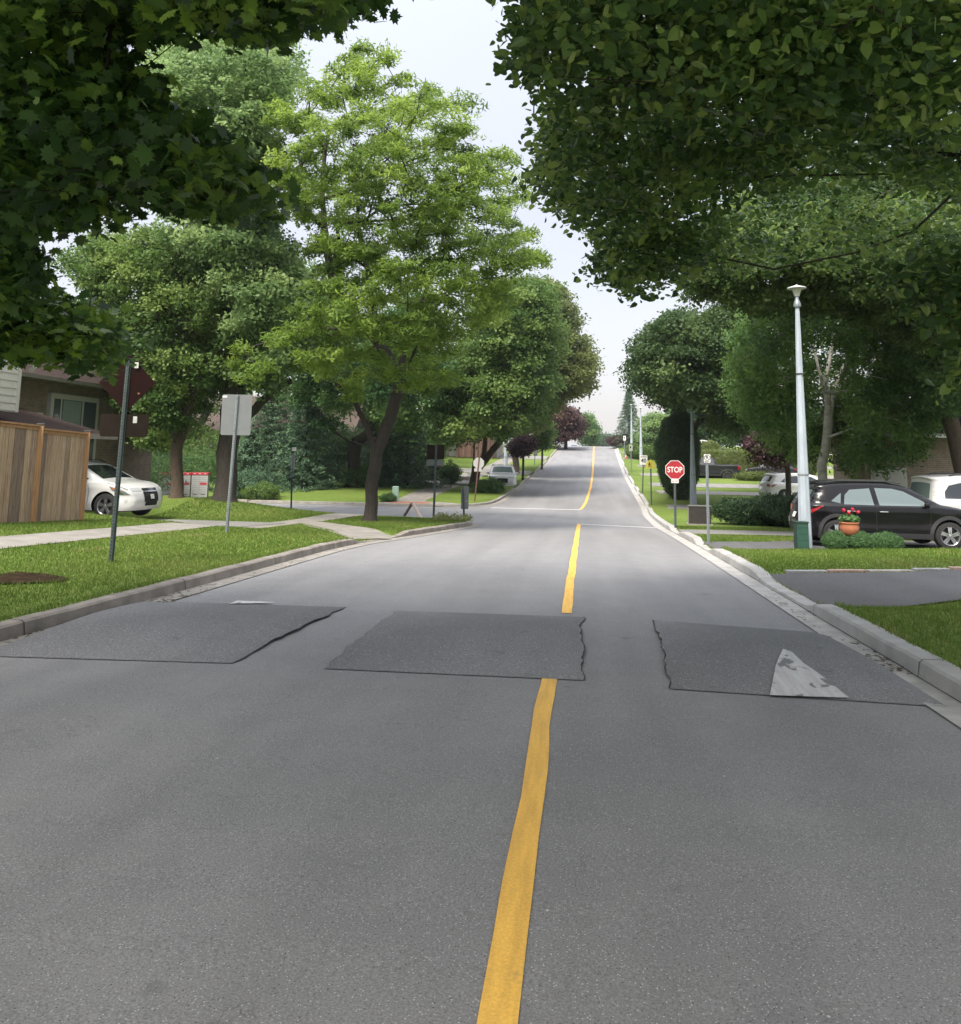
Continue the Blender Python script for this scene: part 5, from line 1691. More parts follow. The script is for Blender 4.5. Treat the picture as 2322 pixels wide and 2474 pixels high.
# undergrowth on the left block beyond the side street
for lab, u, v, dd, rr, kk in (
        ('dark bush at the foot of the thick trunk, right side', 600, 1198, 46, (1.6, 1, .8), 'spruce'), ('low yellow-green bush left of the name sign', 630, 1203, 45, (.9, .8, .45), 'mid'),
        ('bush behind the mailboxes, left side', 370, 1195, 50, (2.2, 1, 1.3), 'green'), ('bush behind the mailboxes, between the trunks', 470, 1190, 50, (1.8, 1, 1.2), 'green'),
        ('dark shrub under the spruces right of the name sign', 760, 1180, 54, (2.4, 1.1, .8), 'green'), ('shrub at the foot of the dark tree behind the locust', 870, 1185, 53, (1.3, .9, .7), 'green'),
        ('small clump beside the mint pedestal', 938, 1216, 44.6, (.45, .4, .22), 'green'), ('leafy suckers at the foot of the three-trunked tree', 1178, 1186, 52, (1.0, .8, .42), 'green'),
        ('shrub beside the hanging sign up the left walk', 1086, 1150, 58, (.8, .8, .7), 'green'), ('tall shrub left of the white car, by the wall', 290, 1200, 40, (1.8, 1, 1.4), 'green'),
        ('tall dark thicket behind the mailboxes, left of the thick trunk', 420, 1180, 58, (4.5, 1.6, 1.9), 'mid'), ('tall thicket right of the thick trunk, under the far roof', 640, 1180, 58, (4.0, 1.6, 1.6), 'mid'),
        ('dark thicket behind the blue-green spruce', 760, 1165, 61, (3.6, 1.6, 2.2), 'dark'), ('dark thicket behind the dark-trunked tree', 880, 1150, 63, (3.6, 1.6, 1.7), 'mid'), ('thicket behind the parked pickup across the side street', 985, 1140, 68, (3.4, 1.6, 2.2), 'green'),
        ('dark shrub at the house corner behind the white car', 330, 1165, 44, (2.4, 1.2, 1.8), 'dark')):
    b = at(u, v, dd)
    shrub('garden_shrub', lab, (b[0], b[1]), rr, kk, 2200 if rr[0] < 3 else 7000, .26 if rr[0] > 3 else (.17 if rr[0] > .6 else .09), shell=.3, lumpy=.22, tm=SPR)
# weeds at the kerb nose
n = 160
P = np.stack([rng.uniform(-5.0, -3.85, n), rng.uniform(27.6, 28.9, n), np.zeros(n)], 1)
P[:, 2] = G(P[:, 0], P[:, 1]) + .05
me_parts = [place_leaves(P, rng.normal(size=(n, 3)) + np.array([0, 0, .2]), np.full(n, .16) * rng.uniform(.5, 1.6, n), SPR_H[0], rng.uniform(.5, 1, n))]
tag(merge_leaves('weeds', me_parts, LMAT('brownish'), None, (0, 0, 0)), 'dry weeds growing on the kerb nose', 'weeds', kind='stuff')

# boulder
b = at(1123, 1122, 62); z0 = float(G(b[0], b[1]))
bm = bmesh.new(); bmesh.ops.create_icosphere(bm, subdivisions=3, radius=.5)
for v in bm.verts:
    v.co *= 1 + .16 * math.sin(v.co.x * 7 + 1) * math.cos(v.co.y * 6) + .08 * math.sin(v.co.z * 13)
    v.co.z *= .62
me = bpy.data.meshes.new('garden_boulder'); bm.to_mesh(me); bm.free()
o = link('garden_boulder', me, mat('boulder', (.40, .38, .35), .9, var=.25, scale=5, bump=.6, bscale=12), None, True)
o.location = (b[0], b[1], z0 + .22)
tag(o, 'pale rounded boulder on the grass beyond the side street', 'boulder')

# leaf litter and twigs in the gutters
mb = MB()
def litter(x0, x1, y0, y1, n):
    for _ in range(n):
        x, y = random.uniform(x0, x1), random.uniform(y0, y1)
        z = float(Zr(y)) + .014
        a = random.uniform(0, PI)
        l = random.uniform(.012, .035)
        if random.random() < .35:
            mb.tube([(x, y, z), (x + math.cos(a) * l * 3, y + math.sin(a) * l * 3, z + .004)], .0025, 3)
        else:
            mb.add([(x + l * math.cos(a), y + l * math.sin(a), z), (x + l * .6 * math.cos(a + 1.6), y + l * .6 * math.sin(a + 1.6), z + .008), (x - l * math.cos(a), y - l * math.sin(a), z + .003), (x - l * .6 * math.cos(a + 1.6), y - l * .6 * math.sin(a + 1.6), z)], [(0, 1, 2, 3)])
litter(-5.28, -5.05, 7.2, 8.3, 70); litter(-5.28, -4.95, 9.2, 10.6, 60); litter(-5.25, -5.0, 7, 18, 60)
litter(2.52, 2.74, 7.6, 8.4, 45); litter(2.5, 2.74, 8.4, 13, 40); litter(2.75, 3.6, 11, 14, 14)
tag(mb.build('leaf_litter', mat('litter', (.12, .085, .04), .9, c2=(.05, .035, .02), scale=30)), 'dry leaves and twigs gathered in the gutters', 'litter', kind='stuff')
mb = MB()
for _ in range(260):
    y = random.uniform(2.6, 26); x = random.uniform(-5, 2.5)
    z = float(Zr(y)) + .008
    s_ = random.uniform(.003, .009)
    mb.add([(x + s_ * math.cos(a) * random.uniform(.7, 1.2), y + s_ * math.sin(a) * random.uniform(.7, 1.2), z) for a in (0, 1.2, 2.4, 3.6, 4.9)], [(0, 1, 2, 3, 4)])
tag(mb.build('road_grit', mat('grit', (.45, .44, .42), .8)), 'pale bits of grit scattered on the asphalt', 'grit', kind='stuff')
n = 900
P = np.stack([rng.uniform(3.3, 11, n), rng.uniform(13.3, 15.2, n), np.zeros(n)], 1)
P[:, 1] = 14.6 + (P[:, 0] - 2.96) * .245 + rng.random(n) ** 2 * 1.4
P[:, 2] = G(P[:, 0], P[:, 1]) + .045
P = P[rng.random(n) < .35]
tag(merge_leaves('fallen_petals', [place_leaves(P, rng.normal(0, .3, (len(P), 3)) + np.array([0, 0, 1.]), np.full(len(P), .035), tl, rng.random(len(P)))], LMAT('bract'), None, (0, 0, 0)), 'pale fallen petals along the lawn edge', 'petals', kind='stuff')

# ------------------------------------------------------------------ fences and houses
M_fence = None
def fence_mat(name, ca, cb, cc):
    m = bpy.data.materials.new(name)
    t, b = nodes(m)
    b.inputs['Roughness'].default_value = .9
    b.inputs['Specular IOR Level'].default_value = .15
    oi = t.nodes.new('ShaderNodeAttribute'); oi.attribute_name = 'rnd'
    n1 = noise(t, 2.0, 6, (9, 9, .35)); n2 = noise(t, 26, 6, (6, 6, .12)); n3 = noise(t, 1.2, 3)
    col = mixrgb(t, 'MIX', rmp(t, n1.outputs['Fac'], .35, .65), ca, cb)
    n4 = noise(t, 14, 5, (7, 7, .22))
    col = mixrgb(t, 'MIX', rmp(t, n2.outputs['Fac'], .52, .68, 0, .8), col, cc)
    col = mixrgb(t, 'MIX', rmp(t, n4.outputs['Fac'], .50, .68, 0, .5), col, tuple(x * .28 for x in ca))
    col = mixrgb(t, 'MULTIPLY', 1.0, col, mixrgb(t, 'MIX', oi.outputs['Fac'], (.55, .55, .6), (1.45, 1.35, 1.2)))
    t.links.new(col, b.inputs['Base Color'])
    bp = t.nodes.new('ShaderNodeBump'); bp.inputs['Strength'].default_value = .6; bp.inputs['Distance'].default_value = .01
    t.links.new(n2.outputs['Fac'], bp.inputs['Height']); t.links.new(bp.outputs[0], b.inputs['Normal'])
    return m
M_board = fence_mat('weathered_board', (.235, .170, .125), (.300, .230, .175), (.46, .40, .34))
M_post = fence_mat('cedar_post', (.30, .175, .095), (.36, .22, .13), (.22, .14, .09))
M_bfar = fence_mat('brown_board', (.10, .065, .055), (.13, .085, .07), (.16, .11, .09))
M_capm = mat('post_cap', (.05, .055, .06), .5)
def set_rnd(o, vals):
    a = o.data.attributes.new('rnd', 'FLOAT', 'POINT')
    a.data.foreach_set('value', np.asarray(vals, np.float32))
def fence_run(root, p0, p1, h, m, bw=.135, top=True, b0=0.02):
    """one panel of vertical boards from p0 to p1 (x, y, z ground) in the root's space"""
    p0, p1 = Vector(p0), Vector(p1)
    L = (p1 - p0).to_2d().length
    n = int(L / bw)
    a = math.atan2(p1.y - p0.y, p1.x - p0.x)
    mb = MB(); rv = []
    for i in range(n):
        f = (i + .5) / n
        c = p0.lerp(p1, f)
        hh = h - random.uniform(0, .012)
        mb.box((c.x, c.y, c.z + b0 + hh / 2), (L / n - random.uniform(.004, .010), .019, hh), rz=a + random.uniform(-.01, .01))
        rv += [random.random()] * 8
    o = mb.build('board_panel', m, root); set_rnd(o, rv)
    if top:
        mb = MB()
        for z, t_, hh in ((h + .045, .10, .035), (h - .01, .05, .06)):
            c = p0.lerp(p1, .5)
            dz = p1.z - p0.z
            mb.box((c.x, c.y, c.z + b0 + z), (L, t_, hh), rz=a, ry=-math.atan2(dz, L))
        o = mb.build('top_rail', M_post, root); set_rnd(o, [.7] * 16)
fa = at(199, 1258, 18.0); fb = at(84, 1259, 16.6); fc = at(-42, 1262, 15.4); fd = at(-330, 1262, 13.6)
r_ = thing('wooden_fence', 'weathered brown vertical-board fence with orange-brown posts at the left edge', 'fence', (fa[0], fa[1], 0))
def loc(p, z=None): return (p[0] - fa[0], p[1] - fa[1], float(G(p[0], p[1])) if z is None else z)
topA = ath(212, 1049, fa)[2]; topB = ath(98, 1033, fb)[2]
la, lb, lc, ld = loc(fa), loc(fb), loc(fc), loc(fd)
fence_run(r_, lb, la, topA - la[2] - .06, M_board)
fence_run(r_, lc, lb, topB - lb[2] - .04, M_board)
fence_run(r_, ld, lc, topB - lb[2] - .04, M_board)
for p, tz in ((la, topA), (lb, topB), (lc, topB + .02)):
    mb = MB(); h_ = tz - p[2] + .05
    mb.bbox((p[0], p[1] - .06, p[2] + h_ / 2 - .05), (.115, .115, h_ + .1), .006, rz=R(30))
    o = mb.build('post', M_post, r_); set_rnd(o, [.75] * len(o.data.vertices))
    MB().bbox((p[0], p[1] - .06, p[2] + h_ + .015), (.14, .14, .035), .008, rz=R(30)).build('post_cap', M_capm, o)
# far brown fence
ga = at(1192, 1090, 64); gb = at(1244 - 140, 1083, 68)
r_ = thing('board_fence', 'dark brown board fence beyond the boulder on the far left block', 'fence', (ga[0], ga[1], 0))
z1 = at(1190, 1108, 64)[2]
fence_run(r_, (gb[0] - ga[0], gb[1] - ga[1], z1 + .1), (0, 0, z1), 1.7, M_bfar, .14, False)
for f in (0, .5, 1):
    o = MB().box(((gb[0] - ga[0]) * f, (gb[1] - ga[1]) * f - .04, z1 + .9), (.1, .1, 1.9)).build('post', M_bfar, r_); set_rnd(o, [.4] * 8)

def brick_mat(name, c1, c2, cm, sc=1.0):
    m = bpy.data.materials.new(name)
    t, b = nodes(m)
    b.inputs['Roughness'].default_value = .9
    co = t.nodes.new('ShaderNodeTexCoord'); sp = t.nodes.new('ShaderNodeSeparateXYZ'); cb = t.nodes.new('ShaderNodeCombineXYZ')
    t.links.new(co.outputs['Object'], sp.inputs[0])
    ad = t.nodes.new('ShaderNodeMath'); ad.operation = 'ADD'
    t.links.new(sp.outputs[0], ad.inputs[0]); t.links.new(sp.outputs[1], ad.inputs[1])
    t.links.new(ad.outputs[0], cb.inputs[0]); t.links.new(sp.outputs[2], cb.inputs[1])
    br = t.nodes.new('ShaderNodeTexBrick')
    br.inputs['Scale'].default_value = 1.0
    br.inputs['Brick Width'].default_value = .22 * sc; br.inputs['Row Height'].default_value = .075 * sc
    br.inputs['Mortar Size'].default_value = .008
    for k, c in (('Color1', c1), ('Color2', c2), ('Mortar', cm)): br.inputs[k].default_value = tuple(c) + (1,)
    t.links.new(cb.outputs[0], br.inputs['Vector'])
    n = noise(t, 4, 5)
    col = mixrgb(t, 'MULTIPLY', 1.0, br.outputs['Color'], mixrgb(t, 'MIX', rmp(t, n.outputs['Fac'], .3, .7), (.8, .8, .8), (1.15, 1.15, 1.15)))
    t.links.new(col, b.inputs['Base Color'])
    return m
M_brickL = brick_mat('tan_brick', (.20, .145, .095), (.155, .11, .07), (.22, .20, .17))
M_brickR = brick_mat('brown_brick', (.27, .20, .15), (.22, .165, .125), (.30, .27, .24))
M_siding = mat('cream_siding', (.56, .54, .49), .6, var=.05, scale=3)
M_shing = mat('brown_shingle', (.060, .042, .038), .95, spec=.1, c2=(.035, .025, .023), scale=24, bump=.6, bscale=40, stretch=(1, 1, 3))
M_eave = mat('eave_metal', (.22, .20, .175), .5, var=.1, scale=6)
M_frame = mat('window_frame', (.42, .41, .37), .5)
M_glass = mat('window_glass', (.055, .075, .078), .08, spec=.9)
M_curt = mat('curtain', (.20, .25, .22), .8, var=.2, scale=8, stretch=(8, 8, .5))
M_soff = mat('soffit', (.10, .075, .055), .8)

# house on the left, facing the road
hx, hy = -17.6, 20.0
r_ = thing('brick_house', 'tan brick bungalow with brown roofs and a cream-sided upper wing, behind the left fence', 'house', (hx, hy, -.6))
g = lambda x, y, z: (x - hx, y - hy, z + .6)
def bx(mb, x0, x1, y0, y1, z0, z1, mi=0):
    a = g((x0 + x1) / 2, (y0 + y1) / 2, (z0 + z1) / 2)
    return mb.box(a, (x1 - x0, y1 - y0, z1 - z0), mi=mi)
MW = 3.95     # eave height of the main wall
mb = MB(); bx(mb, -26, -18.0, 22, 33.0, -.9, MW); mb.build('wall', M_brickL, r_)
# main roof: eave overhang and slope
mb = MB()
e0, e1 = -17.45, -22.5
mb.add([g(e0, 21, MW), g(e0, 33.7, MW), g(e1, 33.7, MW + 1.9), g(e1, 21, MW + 1.9), g(e0, 21, MW - .02), g(e0, 33.7, MW - .02), g(-27, 21, MW - .02), g(-27, 33.7, MW - .02), g(-27, 21, MW), g(-27, 33.7, MW)],
       [(0, 1, 2, 3), (3, 2, 9, 8), (4, 6, 7, 5), (0, 3, 8), (1, 9, 2), (0, 4, 5, 1)])
mb.build('roof', M_shing, r_)
mb = MB(); bx(mb, -17.47, -17.36, 21, 33.8, MW - .05, MW + .07); bx(mb, -18.0, -17.45, 21, 33.7, MW - .06, MW - .03)
mb.build('gutter_trim', M_eave, r_)
# bay window
wy0, wy1, wz0, wz1 = 26.0, 28.6, .9, 3.45
fr = MB(); bx(fr, -18.0, -17.86, wy0 - .1, wy1 + .1, wz0 - .1, wz1 + .1)
fw_ = fr.build('window', M_frame, r_)
mb = MB(); bx(mb, -17.86, -17.845, wy0 + .08, wy0 + .42, wz0 + .1, wz1 - .08); bx(mb, -17.86, -17.845, wy0 + .52, wy1 - .95, wz0 + .1, wz1 - .08); bx(mb, -17.86, -17.845, wy1 - .82, wy1 - .08, wz0 + .1, wz1 - .08)
mb.build('pane', M_glass, fw_)
mb = MB(); bx(mb, -17.845, -17.842, wy0 + .56, wy1 - 1.0, wz0 + .14, wz1 - .1); mb.build('curtain', M_curt, fw_)
mb = MB(); bx(mb, -18.0, -17.8, wy0 - .1, wy1 + .1, -.9, wz0 - .1)
mb.build('panel_below_window', M_siding, r_)
mb = MB(); bx(mb, -17.99, -17.9, 22.5, 25.6, 2.62, 2.85); mb.build('wall_trim', M_siding, r_)
mb = MB(); mb.tube([g(-17.86, 30.3, MW - .1), g(-17.86, 30.3, -.6)], .05, 8); mb.build('downspout', mat('downspout_brown', (.11, .07, .05), .5), r_)
# cream wing with lap siding
wx, wyend = -15.3, 20.75
mb = MB(); bx(mb, -22, wx, 14, wyend, 2.62, 6.2); mb.build('upper_wing', M_siding, r_)
mb = MB()
z = 2.66
while z < 6.1:
    a = g(wx, 0, z)
    y0, y1 = 14 - hy, wyend - hy
    mb.add([(a[0] + .026, y0, a[2]), (a[0] + .026, y1, a[2]), (a[0] + .004, y1, a[2] + .2), (a[0] + .004, y0, a[2] + .2), (a[0] + .004, y0, a[2]), (a[0] + .004, y1, a[2])], [(0, 1, 2, 3), (0, 4, 5, 1)])
    z += .2
mb.build('lap_siding', M_siding, r_)
mb = MB(); bx(mb, wx - .02, wx + .04, wyend - .09, wyend + .03, 2.62, 6.2); mb.build('corner_board', M_siding, r_)
mb = MB(); mb.tube([g(wx, wyend + .1, 4.05), g(wx + .12, wyend + .25, 4.02), g(wx + .12, wyend + .4, 3.9), g(wx, wyend + .45, 3.8)], .07, 8); mb.build('downspout', M_siding, r_)
# lower porch roof
mb = MB()
pe = 2.10
mb.add([g(-14.3, 14, pe), g(-14.3, 23.9, pe), g(-18.0, 23.9, pe + .95), g(-18.0, 14, pe + .95), g(-14.3, 14, pe - .02), g(-14.3, 23.9, pe - .02), g(-18, 23.9, pe - .02), g(-18, 14, pe - .02)], [(0, 1, 2, 3), (4, 7, 6, 5), (1, 5, 6, 2), (0, 4, 5, 1)])
mb.build('porch_roof', M_shing, r_)
mb = MB(); bx(mb, -14.36, -14.24, 14, 24.0, pe - .13, pe + .02); mb.build('gutter_trim', M_eave, r_)
mb = MB(); bx(mb, -22, -15.3, 14, 23.5, -.9, pe - .03); mb.build('porch_wall', M_soff, r_)

# brown-roofed house far behind the thick trunk
b = at(640, 1160, 72); z0 = float(G(b[0], b[1]))
r_ = thing('gabled_house', 'house with a large brown roof glimpsed behind the thick trunk', 'house', (b[0], b[1], z0))
MB().box((0, 4, 1.6), (15, 8, 3.4)).build('wall', M_brickL, r_)
MB().add([(-8, -.7, 3.3), (8, -.7, 3.3), (8, 4, 6.6), (-8, 4, 6.6), (-8, 8.7, 3.3), (8, 8.7, 3.3)], [(0, 1, 2, 3), (3, 2, 5, 4), (0, 3, 4), (1, 5, 2), (0, 4, 5, 1)]).build('roof', mat('pinkish_shingle', (.10, .078, .070), .95, spec=.1, c2=(.075, .058, .052), scale=16), r_)
for x in (-4, 3):
    w_ = MB().box((x, -.03, 1.9), (2.2, .1, 1.5)).build('window', M_frame, r_)
    MB().box((x, -.09, 1.9), (2.0, .03, 1.3)).build('pane', M_glass, w_)

# house on the right behind the birch
hx, hy = 11.2, 32.5
zG = float(G(hx, hy)) - .05
r_ = thing('brick_house', 'brown brick house with a white door and downspout behind the birch at the right edge', 'house', (hx, hy, zG))
MB().box((5.05, 2, 1.75), (11.9, 4, 3.5)).build('wall', M_brickR, r_)                 # x from -2 .. 11
MB().box((9.2, -1.0, 1.75), (6.0, 2.0, 3.5)).build('projecting_wing', M_brickR, r_)
MB().add([(-1.6, -.8, 3.45), (12.8, -.8, 3.45), (12.8, 2, 4.9), (-1.6, 2, 4.9), (-1.6, 4.8, 3.45), (12.8, 4.8, 3.45)], [(0, 1, 2, 3), (3, 2, 5, 4), (0, 3, 4), (1, 5, 2), (0, 4, 5, 1)]).build('roof', M_shing, r_)
d_ = MB().box((-.1, -.04, 1.1), (1.25, .1, 2.3)).build('door', mat('white_door', (.50, .49, .46), .5, var=.06, scale=5), r_)
MB().box((-.1, -.10, 1.1), (1.05, .03, 2.1)).build('door_panel', mat('white_door', (.50, .49, .46), .5), d_)
w_ = MB().box((4.6, -.03, 1.75), (1.5, .12, 2.3)).build('window', mat('dark_frame', (.02, .022, .022), .5), r_)
MB().box((4.6, -.10, 1.75), (1.3, .03, 2.1)).build('pane', M_glass, w_)
MB().box((4.65, -.12, 1.15), (.4, .01, .75)).build('pale_reflection', mat('painted_reflection', (.30, .32, .25), .6), w_)  # pale box painted in as a reflection on the pane
mb = MB(); mb.tube([(7.0, -2.06, 3.3), (7.0, -2.08, 0.1)], .055, 6); mb.build('downspout', M_wht, r_)
MB().box((5.6, -.85, 3.42), (14.4, .12, .14)).build('gutter_trim', M_wht, r_)

# pale house far up the left block
b = at(1275, 1100, 92); z0 = float(G(b[0], b[1]))
r_ = thing('white_garage_house', 'house with a white garage front among the trees up the left side', 'house', (b[0] - 9, b[1], z0))
MB().box((0, 4, 1.6), (11, 7, 3.3)).build('wall', mat('pale_stucco', (.34, .30, .27), .8), r_)
MB().add([(-6.5, -.3, 3.2), (6.5, -.3, 3.2), (6.5, 4, 5.4), (-6.5, 4, 5.4), (-6.5, 8.2, 3.2), (6.5, 8.2, 3.2)], [(0, 1, 2, 3), (3, 2, 5, 4), (0, 3, 4), (1, 5, 2), (0, 4, 5, 1)]).build('roof', M_shing, r_)
MB().box((2.4, .46, 1.25), (4.6, .08, 2.3)).build('garage_door', mat('garage_white', (.52, .51, .50), .5), r_)

# ------------------------------------------------------------------ vehicles
def paint(name, c, rough=.25, metal=.0, coat=.8):
    return mat(name, c, rough, metal, coat=coat, spec=.5)
P_white = paint('paint_white', (.62, .62, .61))
P_black = mat('paint_black', (.005, .005, .0065), .22, 0, spec=.35, coat=.12)
P_dgrey = mat('paint_dark_grey', (.014, .015, .018), .35, 0, spec=.35, coat=.15)
P_dblue = paint('paint_dark_blue', (.010, .018, .026), .3)
P_silver = paint('paint_silver', (.35, .36, .37), .3, .5)
M_clad = mat('black_cladding', (.028, .029, .031), .7)
M_tyre = mat('tyre', (.018, .018, .018), .85, bump=.3, bscale=80)
M_rim = mat('alloy', (.55, .56, .58), .25, .9)
M_rimd = mat('alloy_dark', (.10, .10, .11), .35, .8)
M_under = mat('underbody', (.006, .006, .006), .95)
M_cglass = mat('car_glass', (.012, .016, .018), .04, spec=1.0)
M_cglassl = mat('car_glass_reflection', (.11, .145, .15), .07, spec=1.0)  # pale sky reflection is put into the base colour of this glass
M_tail = mat('tail_lens', (.32, .008, .015), .15, spec=.8)
M_lens = mat('clear_lens', (.45, .47, .48), .12, spec=.8)
M_chrome = mat('chrome', (.6, .6, .6), .15, 1.0)
M_gap = mat('panel_gap', (.01, .01, .01), .9)

class Car:
    def __init__(s, name, label, cat, outline, L, W, H, belt, xr, xf, rw, body, group=None, sill=.24, tumble=.20, fil=.07, bow=.16, arch=None, clad=None):
        s.root = thing(name, label, cat, (0, 0, 0), 0, group)
        s.L, s.W, s.H, s.belt, s.xr, s.xf, s.rw, s.sill, s.tumble, s.fil, s.bow = L, W, H, belt, xr, xf, rw, sill, tumble, fil, bow
        s.ra = arch or rw + .055
        # dense, slightly rounded outline
        o = [outline[0]]
        for i in range(1, len(outline) - 1):
            a, b, c = map(np.array, (outline[i - 1], outline[i], outline[i + 1]))
            r = .28
            p0 = b + (a - b) * min(r, .09 / (np.linalg.norm(a - b) + 1e-9)); p1 = b + (c - b) * min(r, .09 / (np.linalg.norm(c - b) + 1e-9))
            for t in (0, .33, .67, 1):
                o.append(tuple((1 - t) ** 2 * p0 + 2 * t * (1 - t) * b + t * t * p1))
        o.append(outline[-1])
        d = [o[0]]
        for a, b in zip(o[:-1], o[1:]):
            n = max(1, int(math.dist(a, b) / .10))
            for k in range(1, n + 1): d.append((a[0] + (b[0] - a[0]) * k / n, a[1] + (b[1] - a[1]) * k / n))
        s.O = np.array(d)
        s.S = np.concatenate([[0], np.cumsum(np.linalg.norm(np.diff(s.O, axis=0), axis=1))])
        s.body(body)
        s.underneath()
        if clad: s.cladding(clad)
    def dist(s, P):
        A, B = s.O[:-1], s.O[1:]
        d = np.full(len(P), 9.)
        for a, b in zip(A, B):
            ab = b - a; t = np.clip(((P - a) @ ab) / (ab @ ab + 1e-12), 0, 1)
            d = np.minimum(d, np.linalg.norm(P - (a + t[:, None] * ab), axis=1))
        return d
    def hw(s, P, d=None):
        P = np.asarray(P, float).reshape(-1, 2)
        x, z = P[:, 0], P[:, 1]
        if d is None: d = s.dist(P)
        h = np.full(len(P), s.W / 2)
        h -= .17 * np.clip((x - (s.L / 2 - .8)) / .8, 0, 1) ** 2.2
        h -= .12 * np.clip((-x - (s.L / 2 - .7)) / .7, 0, 1) ** 2.2
        q = np.clip((z - s.belt) / (s.H - s.belt), 0, 1.2)
        h -= s.tumble * q ** 1.1 + .025 * (q > 0) * np.clip(q * 8, 0, 1)
        h -= .05 * np.clip((s.sill + .25 - z) / .25, 0, 1) ** 2
        h += .018 * np.exp(-((z - s.belt + .12) / .10) ** 2) - .012 * np.exp(-((z - s.belt + .38) / .14) ** 2)
        for c in (s.xr, s.xf):
            rr = np.hypot(x - c, z - s.rw)
            h += .025 * np.exp(-((rr - s.ra) / .12) ** 2) * (z < s.belt)
        f = np.clip(1 - d / s.fil, 0, 1)
        return h - s.fil * (1 - np.sqrt(np.clip(1 - f * f, 0, 1)))
    def bend(s, x, t):
        r = np.clip((np.asarray(x) - (s.L / 2 - .9)) / .9, 0, 1) ** 1.5 - .6 * np.clip((-np.asarray(x) - (s.L / 2 - .8)) / .8, 0, 1) ** 1.5
        return x - s.bow * r * t * t
    def side_pts(s, V, push=0.0, sg=1, nofil=False):
        V = np.asarray(V, float)
        h = s.hw(V) 
        t = h / (s.W / 2)
        return [(float(s.bend(v[0], tt)), sg * (hh + push), v[1]) for v, hh, tt in zip(V, h, t)]
    def side_poly(s, name, poly, m, push=.006, sides=(1, -1), step=.12, parent=None):
        V, Fc = patch2d(poly, list(np.arange(-3.2, 3.2, step)), list(np.arange(0, 2.2, step)))
        o = None
        for sg in sides:
            mb = MB()
            mb.add(s.side_pts(V, push, sg), [f if sg < 0 else f[::-1] for f in Fc])
            o = mb.build(name, m, parent or s.root, True)
        return o
    def body(s, m):
        bot = []
        xb0, xb1 = s.O[-1][0], s.O[0][0]
        def arc(c):
            a0 = math.asin(max(-1, min(1, (s.sill - s.rw) / s.ra)))
            return [(c + s.ra * math.cos(a0 + (PI - 2 * a0) * k / 18), s.rw + s.ra * math.sin(a0 + (PI - 2 * a0) * k / 18)) for k in range(19)]
        bot += arc(s.xf) + arc(s.xr)
        poly = [tuple(p) for p in s.O] + bot
        V, Fc = patch2d(poly, list(np.arange(-3.2, 3.2, .14)), list(np.arange(.1, 2.2, .085)))
        mb = MB()
        for sg in (1, -1):
            mb.add(s.side_pts(V, 0, sg), [f if sg < 0 else f[::-1] for f in Fc])
        # across
        T = np.linspace(-1, 1, 13)
        H0 = s.hw(s.O, np.zeros(len(s.O)))
        V2 = []
        for (x, z), h in zip(s.O, H0):
            for t in T:
                V2.append(s.across(x, z, h, t))
        k = len(T)
        F2 = []
        for i in range(len(s.O) - 1):
            for j in range(k - 1):
                F2.append((i * k + j, i * k + j + 1, (i + 1) * k + j + 1, (i + 1) * k + j))
        mb.add(V2, F2)
        o = mb.build('body', m, s.root, True)
        bm = bmesh.new(); bm.from_mesh(o.data)
        bmesh.ops.remove_doubles(bm, verts=bm.verts, dist=.002)
        bmesh.ops.recalc_face_normals(bm, faces=bm.faces)
        bm.to_mesh(o.data); bm.free()
        try: o.data.set_sharp_from_angle(angle=R(50))
        except Exception: pass
        s.bodyo = o
        return o
    def across(s, x, z, h, t):
        tt = t * h / (s.W / 2)
        up_ = .035 * (1 - t * t) * np.clip((z - .75) / .3, 0, 1)
        return (float(s.bend(x, tt)), float(h * t), float(z + up_))
    def strip(s, name, p0, p1, t0, t1, m, push=.008, parent=None, nt=9, mirror=False, skew=0.0):
        """patch on the surface that runs across the car, between two outline points"""
        def S_of(p): 
            return s.S[int(np.argmin(np.hypot(s.O[:, 0] - p[0], s.O[:, 1] - p[1])))]
        a, b = S_of(p0), S_of(p1)
        n = max(3, int(abs(b - a) / .08))
        o = None
        for sg in ((1, -1) if mirror else (1,)):
            V = []
            for i in range(n + 1):
                q = a + (b - a) * i / n
                x, z = np.interp(q, s.S, s.O[:, 0]), np.interp(q, s.S, s.O[:, 1])
                x2, z2 = np.interp(q + .02, s.S, s.O[:, 0]), np.interp(q + .02, s.S, s.O[:, 1])
                nx, nz_ = -(z2 - z), (x2 - x); l = math.hypot(nx, nz_) + 1e-9
                h = s.hw([(x, z)], np.zeros(1))[0]
                for j in range(nt + 1):
                    t = t0 + (t1 - t0) * j / nt
                    t *= (1 - skew * (1 - i / n)) if skew >= 0 else (1 + skew * (i / n))
                    c = s.across(x, z, h, t)
                    V.append((c[0] + nx / l * push, sg * c[1], c[2] + nz_ / l * push))
            k = nt + 1
            Fc = [(i * k + j, i * k + j + 1, (i + 1) * k + j + 1, (i + 1) * k + j) for i in range(n) for j in range(nt)]
            mb = MB(); mb.add(V, Fc)
            o = mb.build(name, m, parent or s.root, True)
        return o
    def underneath(s):
        MB().box((0, 0, .45), (s.L - .9, s.W - .64, .5)).build('underbody', M_under, s.root)
